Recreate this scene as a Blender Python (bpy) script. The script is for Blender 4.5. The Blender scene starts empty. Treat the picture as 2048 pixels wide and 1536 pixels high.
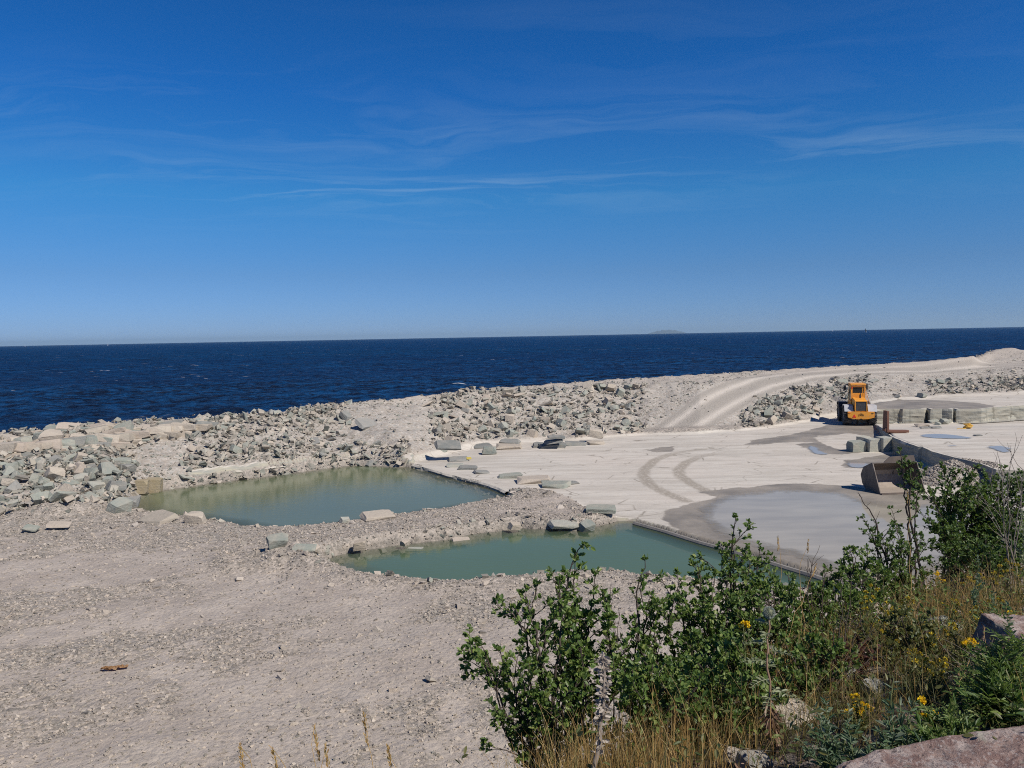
import bpy, bmesh, math, random
import numpy as np
from mathutils import Vector, Matrix, Euler

C = bpy.context.scene.collection
S = bpy.context.scene
R = math.radians
rnd = random.Random(7)
rng = np.random.default_rng(7)

# ------------------------------------------------------------------ camera
F_PX, CX, CY, EYE = 1540.0, 1024.0, 768.0, 8.5
PITCH, ROLL = R(3.548), R(1.09)
_r, _u, _f = Vector((1, 0, 0)), Vector((0, math.sin(PITCH), math.cos(PITCH))), Vector((0, math.cos(PITCH), -math.sin(PITCH)))
RIGHT = _r * math.cos(ROLL) - _u * math.sin(ROLL)
UP = _u * math.cos(ROLL) + _r * math.sin(ROLL)
FWD = _f
cam_d = bpy.data.cameras.new("camera"); cam = bpy.data.objects.new("camera", cam_d); C.objects.link(cam)
cam.matrix_world = Matrix(((RIGHT.x, UP.x, -FWD.x, 0), (RIGHT.y, UP.y, -FWD.y, 0), (RIGHT.z, UP.z, -FWD.z, EYE), (0, 0, 0, 1)))
cam_d.sensor_width = 36.0; cam_d.lens = F_PX / 2048 * 36.0
cam_d.clip_start = 0.1; cam_d.clip_end = 90000
S.camera = cam
S.cycles.filter_width = 1.05; S.cycles.use_denoising = False; S.cycles.sample_clamp_indirect = 4.0

# ------------------------------------------------------------------ light
SUN_EL = R(45); SUN_H = Vector((0.75, -0.66, 0)).normalized()
sun_dir = Vector((SUN_H.x * math.cos(SUN_EL), SUN_H.y * math.cos(SUN_EL), math.sin(SUN_EL)))
sl = bpy.data.lights.new("sun", 'SUN'); sl.energy = 5.0; sl.angle = R(0.55); sl.color = (1.0, 0.93, 0.84)
so = bpy.data.objects.new("sun", sl); C.objects.link(so)
so.rotation_euler = sun_dir.to_track_quat('Z', 'Y').to_euler(); so.location = (20, -20, 40)

W = bpy.data.worlds.new("World"); S.world = W; W.use_nodes = True
S.view_settings.view_transform = 'Standard'; S.view_settings.look = 'None'
S.view_settings.gamma = 1.0; S.view_settings.exposure = 0.0


class NT:
    """small helper round a node tree"""
    def __init__(s, tree):
        s.t = tree; tree.nodes.clear()
    def n(s, typ, **kw):
        nd = s.t.nodes.new(typ)
        for k, v in kw.items():
            if hasattr(nd, k) and not k[0].isupper():
                setattr(nd, k, v)
        return nd
    def put(s, sock, v):
        if v is None: return
        if hasattr(v, 'is_output') or isinstance(v, bpy.types.NodeSocket): s.t.links.new(v, sock)
        elif isinstance(v, (tuple, list)) and len(v) == 3 and sock.type == 'RGBA': sock.default_value = (*v, 1)
        else: sock.default_value = v
    def math(s, op, a, b=None, clamp=False):
        nd = s.n('ShaderNodeMath', operation=op, use_clamp=clamp); s.put(nd.inputs[0], a)
        if b is not None: s.put(nd.inputs[1], b)
        return nd.outputs[0]
    def vmath(s, op, a, b=None):
        nd = s.n('ShaderNodeVectorMath', operation=op); s.put(nd.inputs[0], a)
        if b is not None: s.put(nd.inputs[1], b)
        return nd.outputs[0]
    def mix(s, f, a, b, mode='MIX'):
        nd = s.n('ShaderNodeMix', data_type='RGBA', blend_type=mode)
        s.put(nd.inputs[0], f); s.put(nd.inputs[6], a); s.put(nd.inputs[7], b)
        return nd.outputs[2]
    def noise(s, vec, scale, detail=4, rough=0.55, dist=0.0):
        nd = s.n('ShaderNodeTexNoise'); s.put(nd.inputs['Vector'], vec)
        nd.inputs['Scale'].default_value = scale; nd.inputs['Detail'].default_value = detail
        nd.inputs['Roughness'].default_value = rough; nd.inputs['Distortion'].default_value = dist
        return nd.outputs[0]
    def voro(s, vec, scale, feature='F1', rand=1.0):
        nd = s.n('ShaderNodeTexVoronoi', feature=feature); s.put(nd.inputs['Vector'], vec)
        nd.inputs['Scale'].default_value = scale; nd.inputs['Randomness'].default_value = rand
        return nd
    def ramp(s, f, stops, interp='LINEAR'):
        nd = s.n('ShaderNodeValToRGB'); s.put(nd.inputs[0], f); cr = nd.color_ramp; cr.interpolation = interp
        while len(cr.elements) < len(stops): cr.elements.new(0.5)
        for e, (p, c) in zip(cr.elements, stops):
            e.position = p; e.color = (*c, 1) if isinstance(c, (tuple, list)) else (c, c, c, 1)
        return nd.outputs[0]
    def rng(s, v, a, b, c=0.0, d=1.0):
        nd = s.n('ShaderNodeMapRange'); nd.clamp = True
        for i, x in enumerate((v, a, b, c, d)): s.put(nd.inputs[i], x)
        return nd.outputs[0]
    def pos(s): return s.n('ShaderNodeNewGeometry').outputs['Position']
    def scale(s, vec, sx, sy, sz, rot=(0, 0, 0)):
        nd = s.n('ShaderNodeMapping'); s.put(nd.inputs[0], vec)
        nd.inputs['Scale'].default_value = (sx, sy, sz); nd.inputs['Rotation'].default_value = rot
        return nd.outputs[0]
    def attr(s, name):
        return s.n('ShaderNodeAttribute', attribute_name=name).outputs['Fac']
    def bump(s, h, strength=0.5, dist=0.05, normal=None):
        nd = s.n('ShaderNodeBump'); nd.inputs['Strength'].default_value = strength; nd.inputs['Distance'].default_value = dist
        s.put(nd.inputs['Height'], h)
        if normal is not None: s.put(nd.inputs['Normal'], normal)
        return nd.outputs[0]
    def surface(s, color, rough=0.9, normal=None, spec=0.3, metal=0.0, alpha=None, ior=None, transl=None):
        p = s.n('ShaderNodeBsdfPrincipled')
        s.put(p.inputs['Base Color'], color); s.put(p.inputs['Roughness'], rough); s.put(p.inputs['Metallic'], metal)
        s.put(p.inputs['Specular IOR Level'], spec)
        if normal is not None: s.put(p.inputs['Normal'], normal)
        if alpha is not None: s.put(p.inputs['Alpha'], alpha)
        if ior is not None: p.inputs['IOR'].default_value = ior
        out = s.n('ShaderNodeOutputMaterial'); sh = p.outputs[0]
        if transl is not None:
            tr = s.n('ShaderNodeBsdfTranslucent'); s.put(tr.inputs[0], transl)
            ms = s.n('ShaderNodeMixShader'); ms.inputs[0].default_value = 0.28
            s.t.links.new(sh, ms.inputs[1]); s.t.links.new(tr.outputs[0], ms.inputs[2]); sh = ms.outputs[0]
        s.t.links.new(sh, out.inputs['Surface'])
        return p


def material(name):
    m = bpy.data.materials.new(name); m.use_nodes = True
    return m, NT(m.node_tree)


# sky: Nishita light with thin cirrus streaks
w = NT(W.node_tree)
sky = w.n('ShaderNodeTexSky', sky_type='NISHITA'); sky.sun_disc = False
sky.sun_elevation = SUN_EL; sky.sun_rotation = math.atan2(SUN_H.x, SUN_H.y)
sky.altitude = 0; sky.air_density = 1.0; sky.dust_density = 0.0; sky.ozone_density = 3.0
zr = w.n('ShaderNodeSeparateXYZ'); w.put(zr.inputs[0], w.n('ShaderNodeTexCoord').outputs['Generated'])
# hand-tuned sky colour ramp: deep blue overhead, lowering the ambient light, paler and slightly violet towards the horizon
sky_grade = w.ramp(zr.outputs[2], [(0.0, (.33, .53, 1.15)), (.02, (.30, .50, 1.06)), (.08, (.27, .495, .90)), (.174, (.17, .60, 1.0)), (.294, (.085, .52, 1.06)), (.40, (.075, .49, 1.0)), (.75, (.10, .32, .68))])
tint = w.mix(1.0, sky.outputs[0], sky_grade, 'MULTIPLY')
dirv = w.n('ShaderNodeTexCoord').outputs['Generated']
sx = w.n('ShaderNodeSeparateXYZ'); w.put(sx.inputs[0], dirv)
zz = w.math('MAXIMUM', sx.outputs[2], 0.02)
cmb = w.n('ShaderNodeCombineXYZ'); w.put(cmb.inputs[0], w.math('DIVIDE', sx.outputs[0], zz)); w.put(cmb.inputs[1], w.math('DIVIDE', sx.outputs[1], zz))
cv = cmb.outputs[0]
wn = w.n('ShaderNodeTexNoise'); w.put(wn.inputs['Vector'], cv); wn.inputs['Scale'].default_value = .55; wn.inputs['Detail'].default_value = 4
warp = w.vmath('ADD', cv, w.vmath('MULTIPLY', w.vmath('SUBTRACT', wn.outputs[1], (.5, .5, .5)), (1.5, 2.2, 0)))
st1 = w.noise(w.scale(warp, 0.40, 1.25, 1, (0, 0, R(12))), 1.3, 9, 0.64, .6)
st2 = w.noise(w.scale(warp, 0.10, 0.22, 1, (0, 0, R(-8))), 1.0, 3, 0.5, 0.4)
cl = w.math('MULTIPLY', w.rng(st1, 0.47, 0.82), w.rng(st2, 0.44, 0.66))
el = sx.outputs[2]
cl = w.math('MULTIPLY', cl, w.rng(el, 0.09, 0.20))
cl = w.math('MULTIPLY', cl, w.ramp(el, [(0, .3), (.13, .35), (.18, 1.0), (.25, 1.0), (.30, .35), (.42, .25)]))
cl = w.math('MULTIPLY', cl, 0.50)
skyc = w.mix(cl, tint, (5.6, 7.4, 8.6))
bg = w.n('ShaderNodeBackground'); w.put(bg.inputs[0], skyc); bg.inputs[1].default_value = 0.088
w.t.links.new(bg.outputs[0], w.n('ShaderNodeOutputWorld').inputs[0])


# ------------------------------------------------------------------ survey helpers
def ray(px, py):
    v = FWD * F_PX + RIGHT * (px - CX) - UP * (py - CY)
    return v
def atz(px, py, z):
    """where the line of sight through a picture point meets height z"""
    v = ray(px, py); t = (z - EYE) / v.z
    return Vector((v.x * t, v.y * t, z))
def aty(px, py, y):
    v = ray(px, py); t = y / v.y
    return Vector((v.x * t, y, EYE + v.z * t))
def poly(pts, z=0.0):
    return np.array([(p.x, p.y) for p in (atz(q[0], q[1], q[2] if len(q) > 2 else z) for q in pts)])

def sdf(P, X, Y):
    """signed distance to a closed outline, negative inside"""
    d = np.full(X.shape, 1e18); s = np.ones(X.shape); n = len(P)
    for i in range(n):
        a, b = P[i], P[i - 1]
        ex, ey = b[0] - a[0], b[1] - a[1]; wx, wy = X - a[0], Y - a[1]
        t = np.clip((wx * ex + wy * ey) / (ex * ex + ey * ey + 1e-12), 0, 1)
        d = np.minimum(d, (wx - ex * t) ** 2 + (wy - ey * t) ** 2)
        c1, c2, c3 = Y >= a[1], Y < b[1], ex * wy > ey * wx
        s = np.where((c1 & c2 & c3) | (~c1 & ~c2 & ~c3), -s, s)
    return np.sqrt(d) * s
def pdist(P, X, Y):
    d = np.full(X.shape, 1e18)
    for i in range(len(P) - 1):
        a, b = P[i], P[i + 1]
        ex, ey = b[0] - a[0], b[1] - a[1]; wx, wy = X - a[0], Y - a[1]
        t = np.clip((wx * ex + wy * ey) / (ex * ex + ey * ey + 1e-12), 0, 1)
        d = np.minimum(d, (wx - ex * t) ** 2 + (wy - ey * t) ** 2)
    return np.sqrt(d)
def smooth(a, b, x):
    t = np.clip((x - a) / (b - a), 0, 1); return t * t * (3 - 2 * t)
def vnoise(X, Y, sc, seed=0):
    x, y = X * sc + seed * 17.3, Y * sc + seed * 9.7
    xi, yi = np.floor(x).astype(np.int64), np.floor(y).astype(np.int64)
    fx, fy = x - xi, y - yi; fx = fx * fx * (3 - 2 * fx); fy = fy * fy * (3 - 2 * fy)
    def h(a, b):
        n = (a * 374761393 + b * 668265263 + seed * 974711) & 0x7fffffff
        n = ((n ^ (n >> 13)) * 1274126177) & 0x7fffffff
        return ((n ^ (n >> 16)) & 0xffff) / 65535.0
    return (h(xi, yi) * (1 - fx) + h(xi + 1, yi) * fx) * (1 - fy) + (h(xi, yi + 1) * (1 - fx) + h(xi + 1, yi + 1) * fx) * fy - 0.5
def fbm(X, Y, sc, oct=4, seed=0, g=0.5):
    o = np.zeros(X.shape); a = 1.0
    for k in range(oct):
        o += a * vnoise(X, Y, sc, seed + k); sc *= 2.03; a *= g
    return o

# ------------------------------------------------------------------ terrain survey
FOOT = [(-400, 1055, .4), (-200, 1050, .4), (0, 1040, .4), (150, 1033, .4), (235, 1010, .4), (275, 975, .45), (400, 954, .45), (560, 935, .45), (700, 919, .4), (800, 924, .35),
        (860, 912, .2), (960, 893, .1), (1100, 883, .05), (1280, 869, 0), (1400, 866, 0), (1520, 857, 0), (1620, 838, .15), (1680, 822, .7), (1740, 808, 1.3), (1790, 801, 1.35),
        (1900, 795, 1.35), (2048, 789, 1.35), (2300, 782, 1.35), (2700, 770, 1.35)]
INNER = [(-400, 900, 2.3), (-200, 893, 2.3), (0, 885, 2.4), (150, 870, 2.5), (300, 860, 2.6), (440, 845, 2.8), (560, 833, 2.9), (650, 818, 3.0), (780, 806, 3.2), (1000, 783, 3.4),
         (1250, 768, 3.5), (1400, 767, 3.5), (1500, 757, 3.55), (1600, 752, 3.5), (1700, 746, 3.5), (1850, 741, 3.5), (1950, 738, 3.5), (2048, 735, 3.6), (2300, 728, 3.8), (2700, 715, 4)]
OUTER = [(-400, 886, 2.6), (-200, 880, 2.6), (0, 867, 2.7), (300, 838, 2.9), (440, 832, 3), (560, 823, 3.1), (640, 810, 3.2), (780, 799, 3.4), (1000, 775.5, 3.6), (1250, 757.5, 3.8),
         (1500, 742.5, 4), (1700, 730.5, 4.2), (1850, 722, 4.5), (1950, 711, 5.0), (1985, 698, 5.4), (2048, 693, 5.6), (2300, 688, 5.8), (2700, 680, 6)]
def curve(L):
    P = [atz(*q) for q in L]; u = np.array([p.x / p.y for p in P])
    return u, np.array([p.y for p in P]), np.array([p.z for p in P])
cF, cI, cO = curve(FOOT), curve(INNER), curve(OUTER)

ZW = -0.12                                                     # water level of both pools
POOL1 = poly([(236, 1004), (262, 988), (290, 980), (400, 967), (560, 947), (640, 936), (720, 926), (790, 928), (830, 935), (880, 950), (925, 962), (975, 974), (1014, 988), (1016, 1008),
              (960, 1017), (900, 1026), (830, 1037), (760, 1047), (700, 1056), (620, 1065), (560, 1069), (500, 1067), (440, 1054), (370, 1044), (310, 1038), (262, 1024)], ZW)
POOL2 = poly([(640, 1124), (668, 1112), (700, 1105), (760, 1096), (820, 1087), (900, 1078), (960, 1066), (1040, 1056), (1100, 1059), (1150, 1062), (1190, 1052), (1240, 1042), (1268, 1043), (1330, 1060),
              (1400, 1082), (1460, 1098), (1530, 1119), (1600, 1140), (1690, 1167), (1680, 1230), (1580, 1215), (1480, 1200), (1380, 1190), (1300, 1183), (1240, 1176), (1170, 1174),
              (1100, 1178), (1040, 1185), (980, 1190), (920, 1192), (860, 1193), (800, 1187), (740, 1180), (690, 1164), (655, 1145)], ZW)
LIME = poly([(820, 928), (880, 945), (930, 958), (980, 970), (1016, 985), (1060, 984), (1115, 990), (1145, 1004), (1172, 1021), (1240, 1040), (1268, 1043), (1330, 1060), (1400, 1082), (1460, 1098),
             (1530, 1119), (1600, 1140), (1690, 1167), (1800, 1190), (2400, 1200), (2700, 860), (2300, 800), (2048, 786), (1790, 798), (1720, 812), (1650, 836), (1620, 842), (1520, 858), (1400, 867), (1280, 870), (1100, 884),
             (960, 894), (870, 910)])
SLAB = poly([(1752, 848, .15), (1768, 860, .6), (1783, 873, 1), (1810, 884, 1), (1838, 893.5, 1), (1846, 894, 1), (1868, 904, 1), (1910, 915, 1), (1962, 927, 1), (1994, 939.5, 1), (2048, 942, 1), (2400, 950, 1),
             (2400, 825, .15), (2048, 834, .15), (1900, 845, .15), (1785, 847, .15)])
BENCH = poly([(1716, 819), (1800, 818), (1806, 818.6), (1846, 818), (1853, 815.8), (1862, 818.4), (1884, 818), (1902, 818.7), (1907, 816.5), (1914, 818.5), (1961, 818), (1980, 815.5), (2024, 812), (2050, 811), (2400, 800), (2400, 700), (1900, 740), (1735, 800), (1712, 810)], 1.35)
WET = poly([(1325, 1042), (1312, 1024), (1375, 1008), (1430, 994), (1395, 984), (1470, 973), (1560, 969), (1600, 966), (1700, 971), (1800, 984), (1900, 1000), (2000, 1010), (2150, 1100), (1850, 1190),
            (1690, 1167), (1600, 1140), (1400, 1082)])
WET2 = [poly(q) for q in ([(1480, 892), (1520, 877), (1590, 868), (1650, 850), (1740, 846), (1770, 866), (1770, 880), (1700, 868), (1640, 872), (1640, 884), (1560, 886)],
        [(1590, 888), (1640, 884), (1680, 900), (1760, 903), (1690, 910), (1640, 908)], [(1690, 920), (1790, 905), (1830, 925), (1720, 940), (1680, 932)],
        [(1290, 900), (1345, 893), (1345, 903), (1310, 907)])]
WETB = poly([(1700, 835), (1720, 812), (1800, 800), (1900, 801), (1960, 806), (2000, 812), (1960, 819), (1860, 820), (1760, 822)], 1.35)
RAMP = np.array([(0, 500), (1, 500)], float)
TRACKS = [poly(q) for q in ([(1525, 885), (1420, 896), (1345, 907), (1310, 920), (1290, 938), (1286, 952), (1299, 969), (1330, 985), (1372, 1002)],
                            [(1560, 895), (1440, 905), (1400, 913), (1372, 925), (1357, 940), (1360, 951), (1382, 967), (1420, 986)])]
PILE = atz(1905, 945, 0.5)
MOUND = np.array([(-14, -3), (-2.4, .9), (-1.0, 2.0), (-0.35, 3.2), (0.1, 4.4), (0.6, 5.1), (1.3, 5.5), (2.4, 6.1), (3.6, 7.4), (5.8, 9.4), (8.5, 12.0), (13, 15), (22, 17), (34, 12), (34, -12), (-14, -12)], float)


_rp = [atz(*q, 0) for q in ((266, 1000), (285, 992), (400, 980), (560, 962), (700, 950), (800, 942), (826, 930))]
RIMU, RIMY = np.array([p.x / p.y for p in _rp]), np.array([p.y for p in _rp]); RIMU = np.concatenate([[-9, RIMU[0] - .001], RIMU, [RIMU[-1] + .001, 9]]); RIMY = np.concatenate([[999, 999], RIMY, [999, 999]])

HEAPS = [(*atz(px, py, .5)[:2], r_, h_) for px, py, r_, h_ in ((500, 1122, 1.5, .38), (600, 1125, 1.2, .22), (140, 1022, 1.9, .55), (60, 1030, 1.6, .3))]

def prof(X, Y):
    u = X / np.maximum(Y, .5)
    return [np.interp(u, c[0], c[k]) for c in (cF, cI, cO) for k in (1, 2)]

def hill(X, Y):
    k = 0.52 + (0.22 - 0.52) * smooth(0.3, 2.2, X)
    zp = 6.93 - k * np.clip(Y - 2.6, 0, 3) - 0.10 * np.clip(Y - 5.6, 0, 12)
    s = sdf(MOUND, X, Y)
    z = zp - np.maximum(s + 0.25, 0) * 0.80 - 0.35 * smooth(-.9, .25, s)
    z += 0.14 * fbm(X, Y, 0.9, 4, 3) + 0.05 * fbm(X, Y, 5.0, 3, 8)
    return z

def stony(X, Y):
    a = R(24); u, v = X * math.cos(a) + Y * math.sin(a), -X * math.sin(a) + Y * math.cos(a)
    return smooth(-.20, .20, fbm(u * .45, v, .30, 4, 91) + .55 * fbm(X, Y, 1.1, 4, 95))

def ground(X, Y, full=False):
    X = np.asarray(X, float); Y = np.asarray(Y, float)
    YF, zF, YI, zI, YO, zO = prof(X, Y)
    YI = np.maximum(YI, YF + 3); YO = np.maximum(YO, YI + .8)
    Yq = np.minimum(Y, YF)
    wob = 0.35 * fbm(X, Y, 0.5, 4, 21)
    sL = sdf(LIME, X, Yq) + wob
    lime = smooth(0.5, -0.35, sL)
    grav = 0.33 + np.clip((34 - Yq) * 0.022, 0, .5) + .08 * fbm(X, Y, .35, 4, 5) + 0.05 * fbm(X, Y, 2.2, 3, 6)
    # slightly raised lip between the near gravel and the pools
    h = grav * (1 - lime) + lime * (0.02 * fbm(X, Y, .5, 3, 9) + 0.012 * fbm(X, Y, 3, 2, 4))
    # raised slab and bench on the right
    s2 = sdf(SLAB, X, Yq) + .03 * fbm(X, Y, 2, 3, 31)
    zs = 1.0 - 0.85 * smooth(56, 66, Yq)
    m2 = smooth(0.07, -0.07, s2); h = h * (1 - m2) + m2 * (zs + .012 * fbm(X, Y, .6, 3, 12))
    s3 = sdf(BENCH, X, Yq) + .06 * fbm(X, Y, 1.5, 3, 33)
    m3 = smooth(0.10, -0.10, s3); h = np.where(Y < YF + 60, h * (1 - m3) + m3 * (1.35 + .02 * fbm(X, Y, .5, 3, 14)), h)
    # pools
    s1 = sdf(POOL1, X, Y) + .18 * fbm(X, Y, 1.1, 4, 41); s4 = sdf(POOL2, X, Y) + .16 * fbm(X, Y, 1.1, 4, 43) * (1 - .85 * lime)
    for s in (s1, s4):
        a = smooth(0.40, -0.30, s) * (1 - lime) + smooth(0.12, -0.12, s) * lime
        deep = -0.45 - 1.6 * smooth(-0.2, -3.5, s)
        h = h * (1 - a) + deep * a
    back = smooth(-.25, .05, s1) * smooth(1.25, .95, s1 + .25 * fbm(X, Y, .9, 3, 44)) * (Y > np.interp(X / np.maximum(Y, .5), RIMU, RIMY)) * (Y < YF + 1.2)
    h = h * (1 - back) + (.36 + .03 * fbm(X, Y, 2, 2, 45)) * back; lime = np.maximum(lime, back)
    lip = np.exp(-((s4 - .9) / .55) ** 2) * (1 - lime) * smooth(31, 27, Y)
    h += .16 * lip * (1 + fbm(X, Y, 1.3, 3, 55))
    # gravel heap in front of the slab
    r = np.hypot((X - PILE.x) / 2.3, (Y - PILE.y) / 1.9)
    hp = 1.25 * np.clip(1 - r, 0, 1) ** .9 + .05 * fbm(X, Y, 3, 3, 66); pilem = (r < 1) & (hp > h)
    h = np.where(pilem, hp, h)
    for (mx, my, mr, mh) in HEAPS: h = h + mh * np.exp(-(((X - mx) / mr) ** 2 + ((Y - my) / (mr * .8)) ** 2)) * (1 + .8 * fbm(X, Y, 1.5, 3, 57)) * (1 - lime) * smooth(-.1, .8, np.minimum(s1, s4))
    # rubble bank towards the sea
    t1 = np.clip((Y - YF) / (YI - YF), 0, 1); t2 = np.clip((Y - YI) / (YO - YI), 0, 1)
    up = (zI - zF) * t1 + (zO - zI) * t2
    out = np.clip(Y - YO, 0, None)
    bank = smooth(0, 2.5, Y - YF)
    rampd = pdist(RAMP, X, Y); onroad = smooth(2.9, 1.8, rampd)
    past = smooth(0, 1.6, Y - YF); h = h * (1 - past) + (zF * .5 + .5 * np.minimum(h, zF)) * past
    h = h + up + bank * (.55 * fbm(X, Y, .28, 3, 71) * t1 * (1 - t2) + .22 * fbm(X, Y, 1.1, 4, 73)) * (1 - .85 * onroad) - out * .75
    h = np.maximum(h, -3.0)
    if not full: return h
    u = X / np.maximum(Y, .5)
    wet = smooth(.35, -.5, sdf(WET, X, Y) + .5 * fbm(X, Y, .6, 4, 81))
    for q in WET2: wet = np.maximum(wet, .8 * smooth(.3, -.4, sdf(q, X, Y) + .6 * fbm(X, Y, .7, 4, 83)))
    wet = np.maximum(wet, .95 * smooth(.3, -.5, sdf(WETB, X, Y) + .8 * fbm(X, Y, .35, 4, 85)) * (h > 1.2))
    wet = np.maximum(wet, .62 * smooth(.35, .02, np.minimum(s1, s4)) * (h < .2))
    tr = np.zeros(X.shape)
    for i, q in enumerate(TRACKS):
        fade = smooth(q[0][1] + 0, q[3][1] - 0.5, Y) * .9 + .1
        tr = np.maximum(tr, smooth(.46, .26, pdist(q, X, Y)) * fade)
    rut = np.maximum(np.exp(-((rampd - .95) / .34) ** 2), 0) * 1.0
    road = smooth(2.2, 1.5, rampd)
    return h, dict(lime=np.where(pilem, 0, lime) * (1 - np.where(back > .3, 0, bank)), wet=wet * (1 - bank), track=tr, bank=np.maximum(bank, pilem), road=road, rut=rut, cov=np.maximum(np.maximum(stony(X, Y), smooth(2.2, .2, np.minimum(s1, s4))), sum(.9 * np.exp(-((X - mx) ** 2 + (Y - my) ** 2) / mr ** 2) for mx, my, mr, mh in HEAPS)),
                   level=np.clip(t2, 0, 1)), Y > YF + .3


def hit(px, py):
    v = ray(px, py); y = np.arange(9, 150, .06); t = y / v.y; x, z = v.x * t, EYE + v.z * t
    k = np.nonzero(z < ground(x, y))[0]; k = k[0] if len(k) else -1
    return Vector((x[k], y[k], z[k]))
RAMP = np.array([(p.x, p.y) for p in (hit(*q) for q in ((1335, 872), (1350, 858), (1392, 832), (1440, 803), (1480, 783), (1525, 766), (1590, 752.5), (1700, 743.5), (1850, 737), (1980, 733), (2090, 731)))])

# ------------------------------------------------------------------ mesh helpers
def set_attrs(me, attrs):
    for k, v in (attrs or {}).items():
        a = me.attributes.new(k, 'FLOAT', 'POINT'); a.data.foreach_set('value', np.ascontiguousarray(v, dtype=np.float32))
def quads(name, V, Q, mat=None, parent=None, attrs=None, smoothed=False, link=True):
    V = np.asarray(V, dtype=np.float32); Q = np.asarray(Q, dtype=np.int32); k = Q.shape[1]
    me = bpy.data.meshes.new(name)
    me.vertices.add(len(V)); me.vertices.foreach_set('co', V.ravel())
    me.loops.add(Q.size); me.loops.foreach_set('vertex_index', Q.ravel())
    me.polygons.add(len(Q)); me.polygons.foreach_set('loop_start', np.arange(0, Q.size, k, dtype=np.int32))
    me.polygons.foreach_set('use_smooth', np.full(len(Q), smoothed, dtype=bool))
    set_attrs(me, attrs); me.update(calc_edges=True)
    if mat: me.materials.append(mat)
    o = bpy.data.objects.new(name, me)
    if link: C.objects.link(o)
    if parent: o.parent = parent
    return o
def obj(name, bm, mat, parent=None, smoothed=False):
    me = bpy.data.meshes.new(name); bmesh.ops.recalc_face_normals(bm, faces=bm.faces); bm.to_mesh(me); bm.free()
    me.materials.append(mat)
    if smoothed: me.shade_smooth()
    o = bpy.data.objects.new(name, me); C.objects.link(o)
    if parent: o.parent = parent
    return o
def empty(name, loc, rz=0.0):
    o = bpy.data.objects.new(name, None); C.objects.link(o); o.location = loc; o.rotation_euler = (0, 0, rz); o.empty_display_size = .2
    return o
def tag(o, label=None, cat=None, group=None, kind=None):
    for k, v in (('label', label), ('category', cat), ('group', group), ('kind', kind)):
        if v: o[k] = v
    return o
def bx(bm, c, s, rot=None, bev=0.0):
    r = bmesh.ops.create_cube(bm, size=1.0); vs = r['verts']
    M = Matrix.Translation(c) @ (rot.to_matrix().to_4x4() if rot else Matrix()) @ Matrix.Diagonal((*s, 1))
    bmesh.ops.transform(bm, matrix=M, verts=vs)
    if bev:
        es = list({e for v in vs for e in v.link_edges})
        bmesh.ops.bevel(bm, geom=es, offset=bev, segments=2, affect='EDGES', profile=.5)
def prism(bm, pts, a0, a1, axis=0):
    """closed outline in the other two axes, extruded along axis"""
    def mk(p, a):
        q = list(p); q.insert(axis, a); return q
    v0 = [bm.verts.new(mk(p, a0)) for p in pts]; v1 = [bm.verts.new(mk(p, a1)) for p in pts]; n = len(pts)
    bm.faces.new(v0); bm.faces.new(v1[::-1])
    for i in range(n): bm.faces.new((v0[i], v1[i], v1[(i + 1) % n], v0[(i + 1) % n]))
def rod(bm, p0, p1, r, seg=8, r1=None):
    p0, p1 = Vector(p0), Vector(p1); d = p1 - p0
    res = bmesh.ops.create_cone(bm, cap_ends=True, segments=seg, radius1=r, radius2=r if r1 is None else r1, depth=d.length)
    bmesh.ops.transform(bm, matrix=Matrix.Translation((p0 + p1) / 2) @ d.to_track_quat('Z', 'Y').to_matrix().to_4x4(), verts=res['verts'])
def lathe(bm, prof_, seg=32):
    """profile of (x, radius) turned about the X axis"""
    rings = []
    for x, r in prof_:
        rings.append([bm.verts.new((x, r * math.cos(2 * math.pi * k / seg), r * math.sin(2 * math.pi * k / seg))) for k in range(seg)])
    for a, b in zip(rings, rings[1:]):
        for k in range(seg): bm.faces.new((a[k], a[(k + 1) % seg], b[(k + 1) % seg], b[k]))
    return rings


# ------------------------------------------------------------------ materials
def rock_color(t, island, objr):
    r = t.math('FRACT', t.math('ADD', island, objr)); return r

# ground sheet: gravel, pale limestone floor, wet mud, wheel tracks, rubble bank
MG, t = material("quarry_ground")
P = t.pos(); lime, wet, track, bank, road, rut = (t.attr(k) for k in ('lime', 'wet', 'track', 'bank', 'road', 'rut'))
big = t.noise(P, .11, 5, .6); mid = t.noise(P, .55, 6, .62); fine = t.noise(P, 6, 4, .65); sharp = t.noise(P, 26, 3, .7)
vo = t.voro(P, 7.0); vsm = t.voro(P, 17.0)
vcol = t.n('ShaderNodeSeparateColor'); t.put(vcol.inputs[0], vo.outputs['Color']); vcs = t.n('ShaderNodeSeparateColor'); t.put(vcs.inputs[0], vsm.outputs['Color'])
g0 = t.mix(t.rng(mid, .36, .66), (.20, .18, .155), (.36, .31, .26))
g0 = t.mix(t.rng(big, .38, .62), g0, t.mix(t.rng(mid, .4, .6), (.47, .405, .34), (.29, .255, .215)))
stone = t.mix(vcol.outputs[0], (.15, .14, .12), (.52, .455, .385))
stone2 = t.mix(vcs.outputs[1], (.12, .11, .095), (.58, .50, .42))
cover = t.math('MULTIPLY', t.rng(t.math('ADD', t.attr('cov'), t.math('MULTIPLY', t.math('SUBTRACT', t.noise(P, 2.4, 6, .75), .5), 1.2)), -.4, .7), .95)
gravel = t.mix(t.math('MULTIPLY', cover, .7), t.mix(cover, g0, stone2), stone)
gravel = t.mix(t.rng(t.noise(P, .9, 6, .7), .55, .72, 0, .45), gravel, (.22, .19, .165))
dm = t.math('ADD', t.attr('cov'), t.math('MULTIPLY', t.math('SUBTRACT', t.noise(P, 1.1, 7, .78), .5), 1.5))
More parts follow.
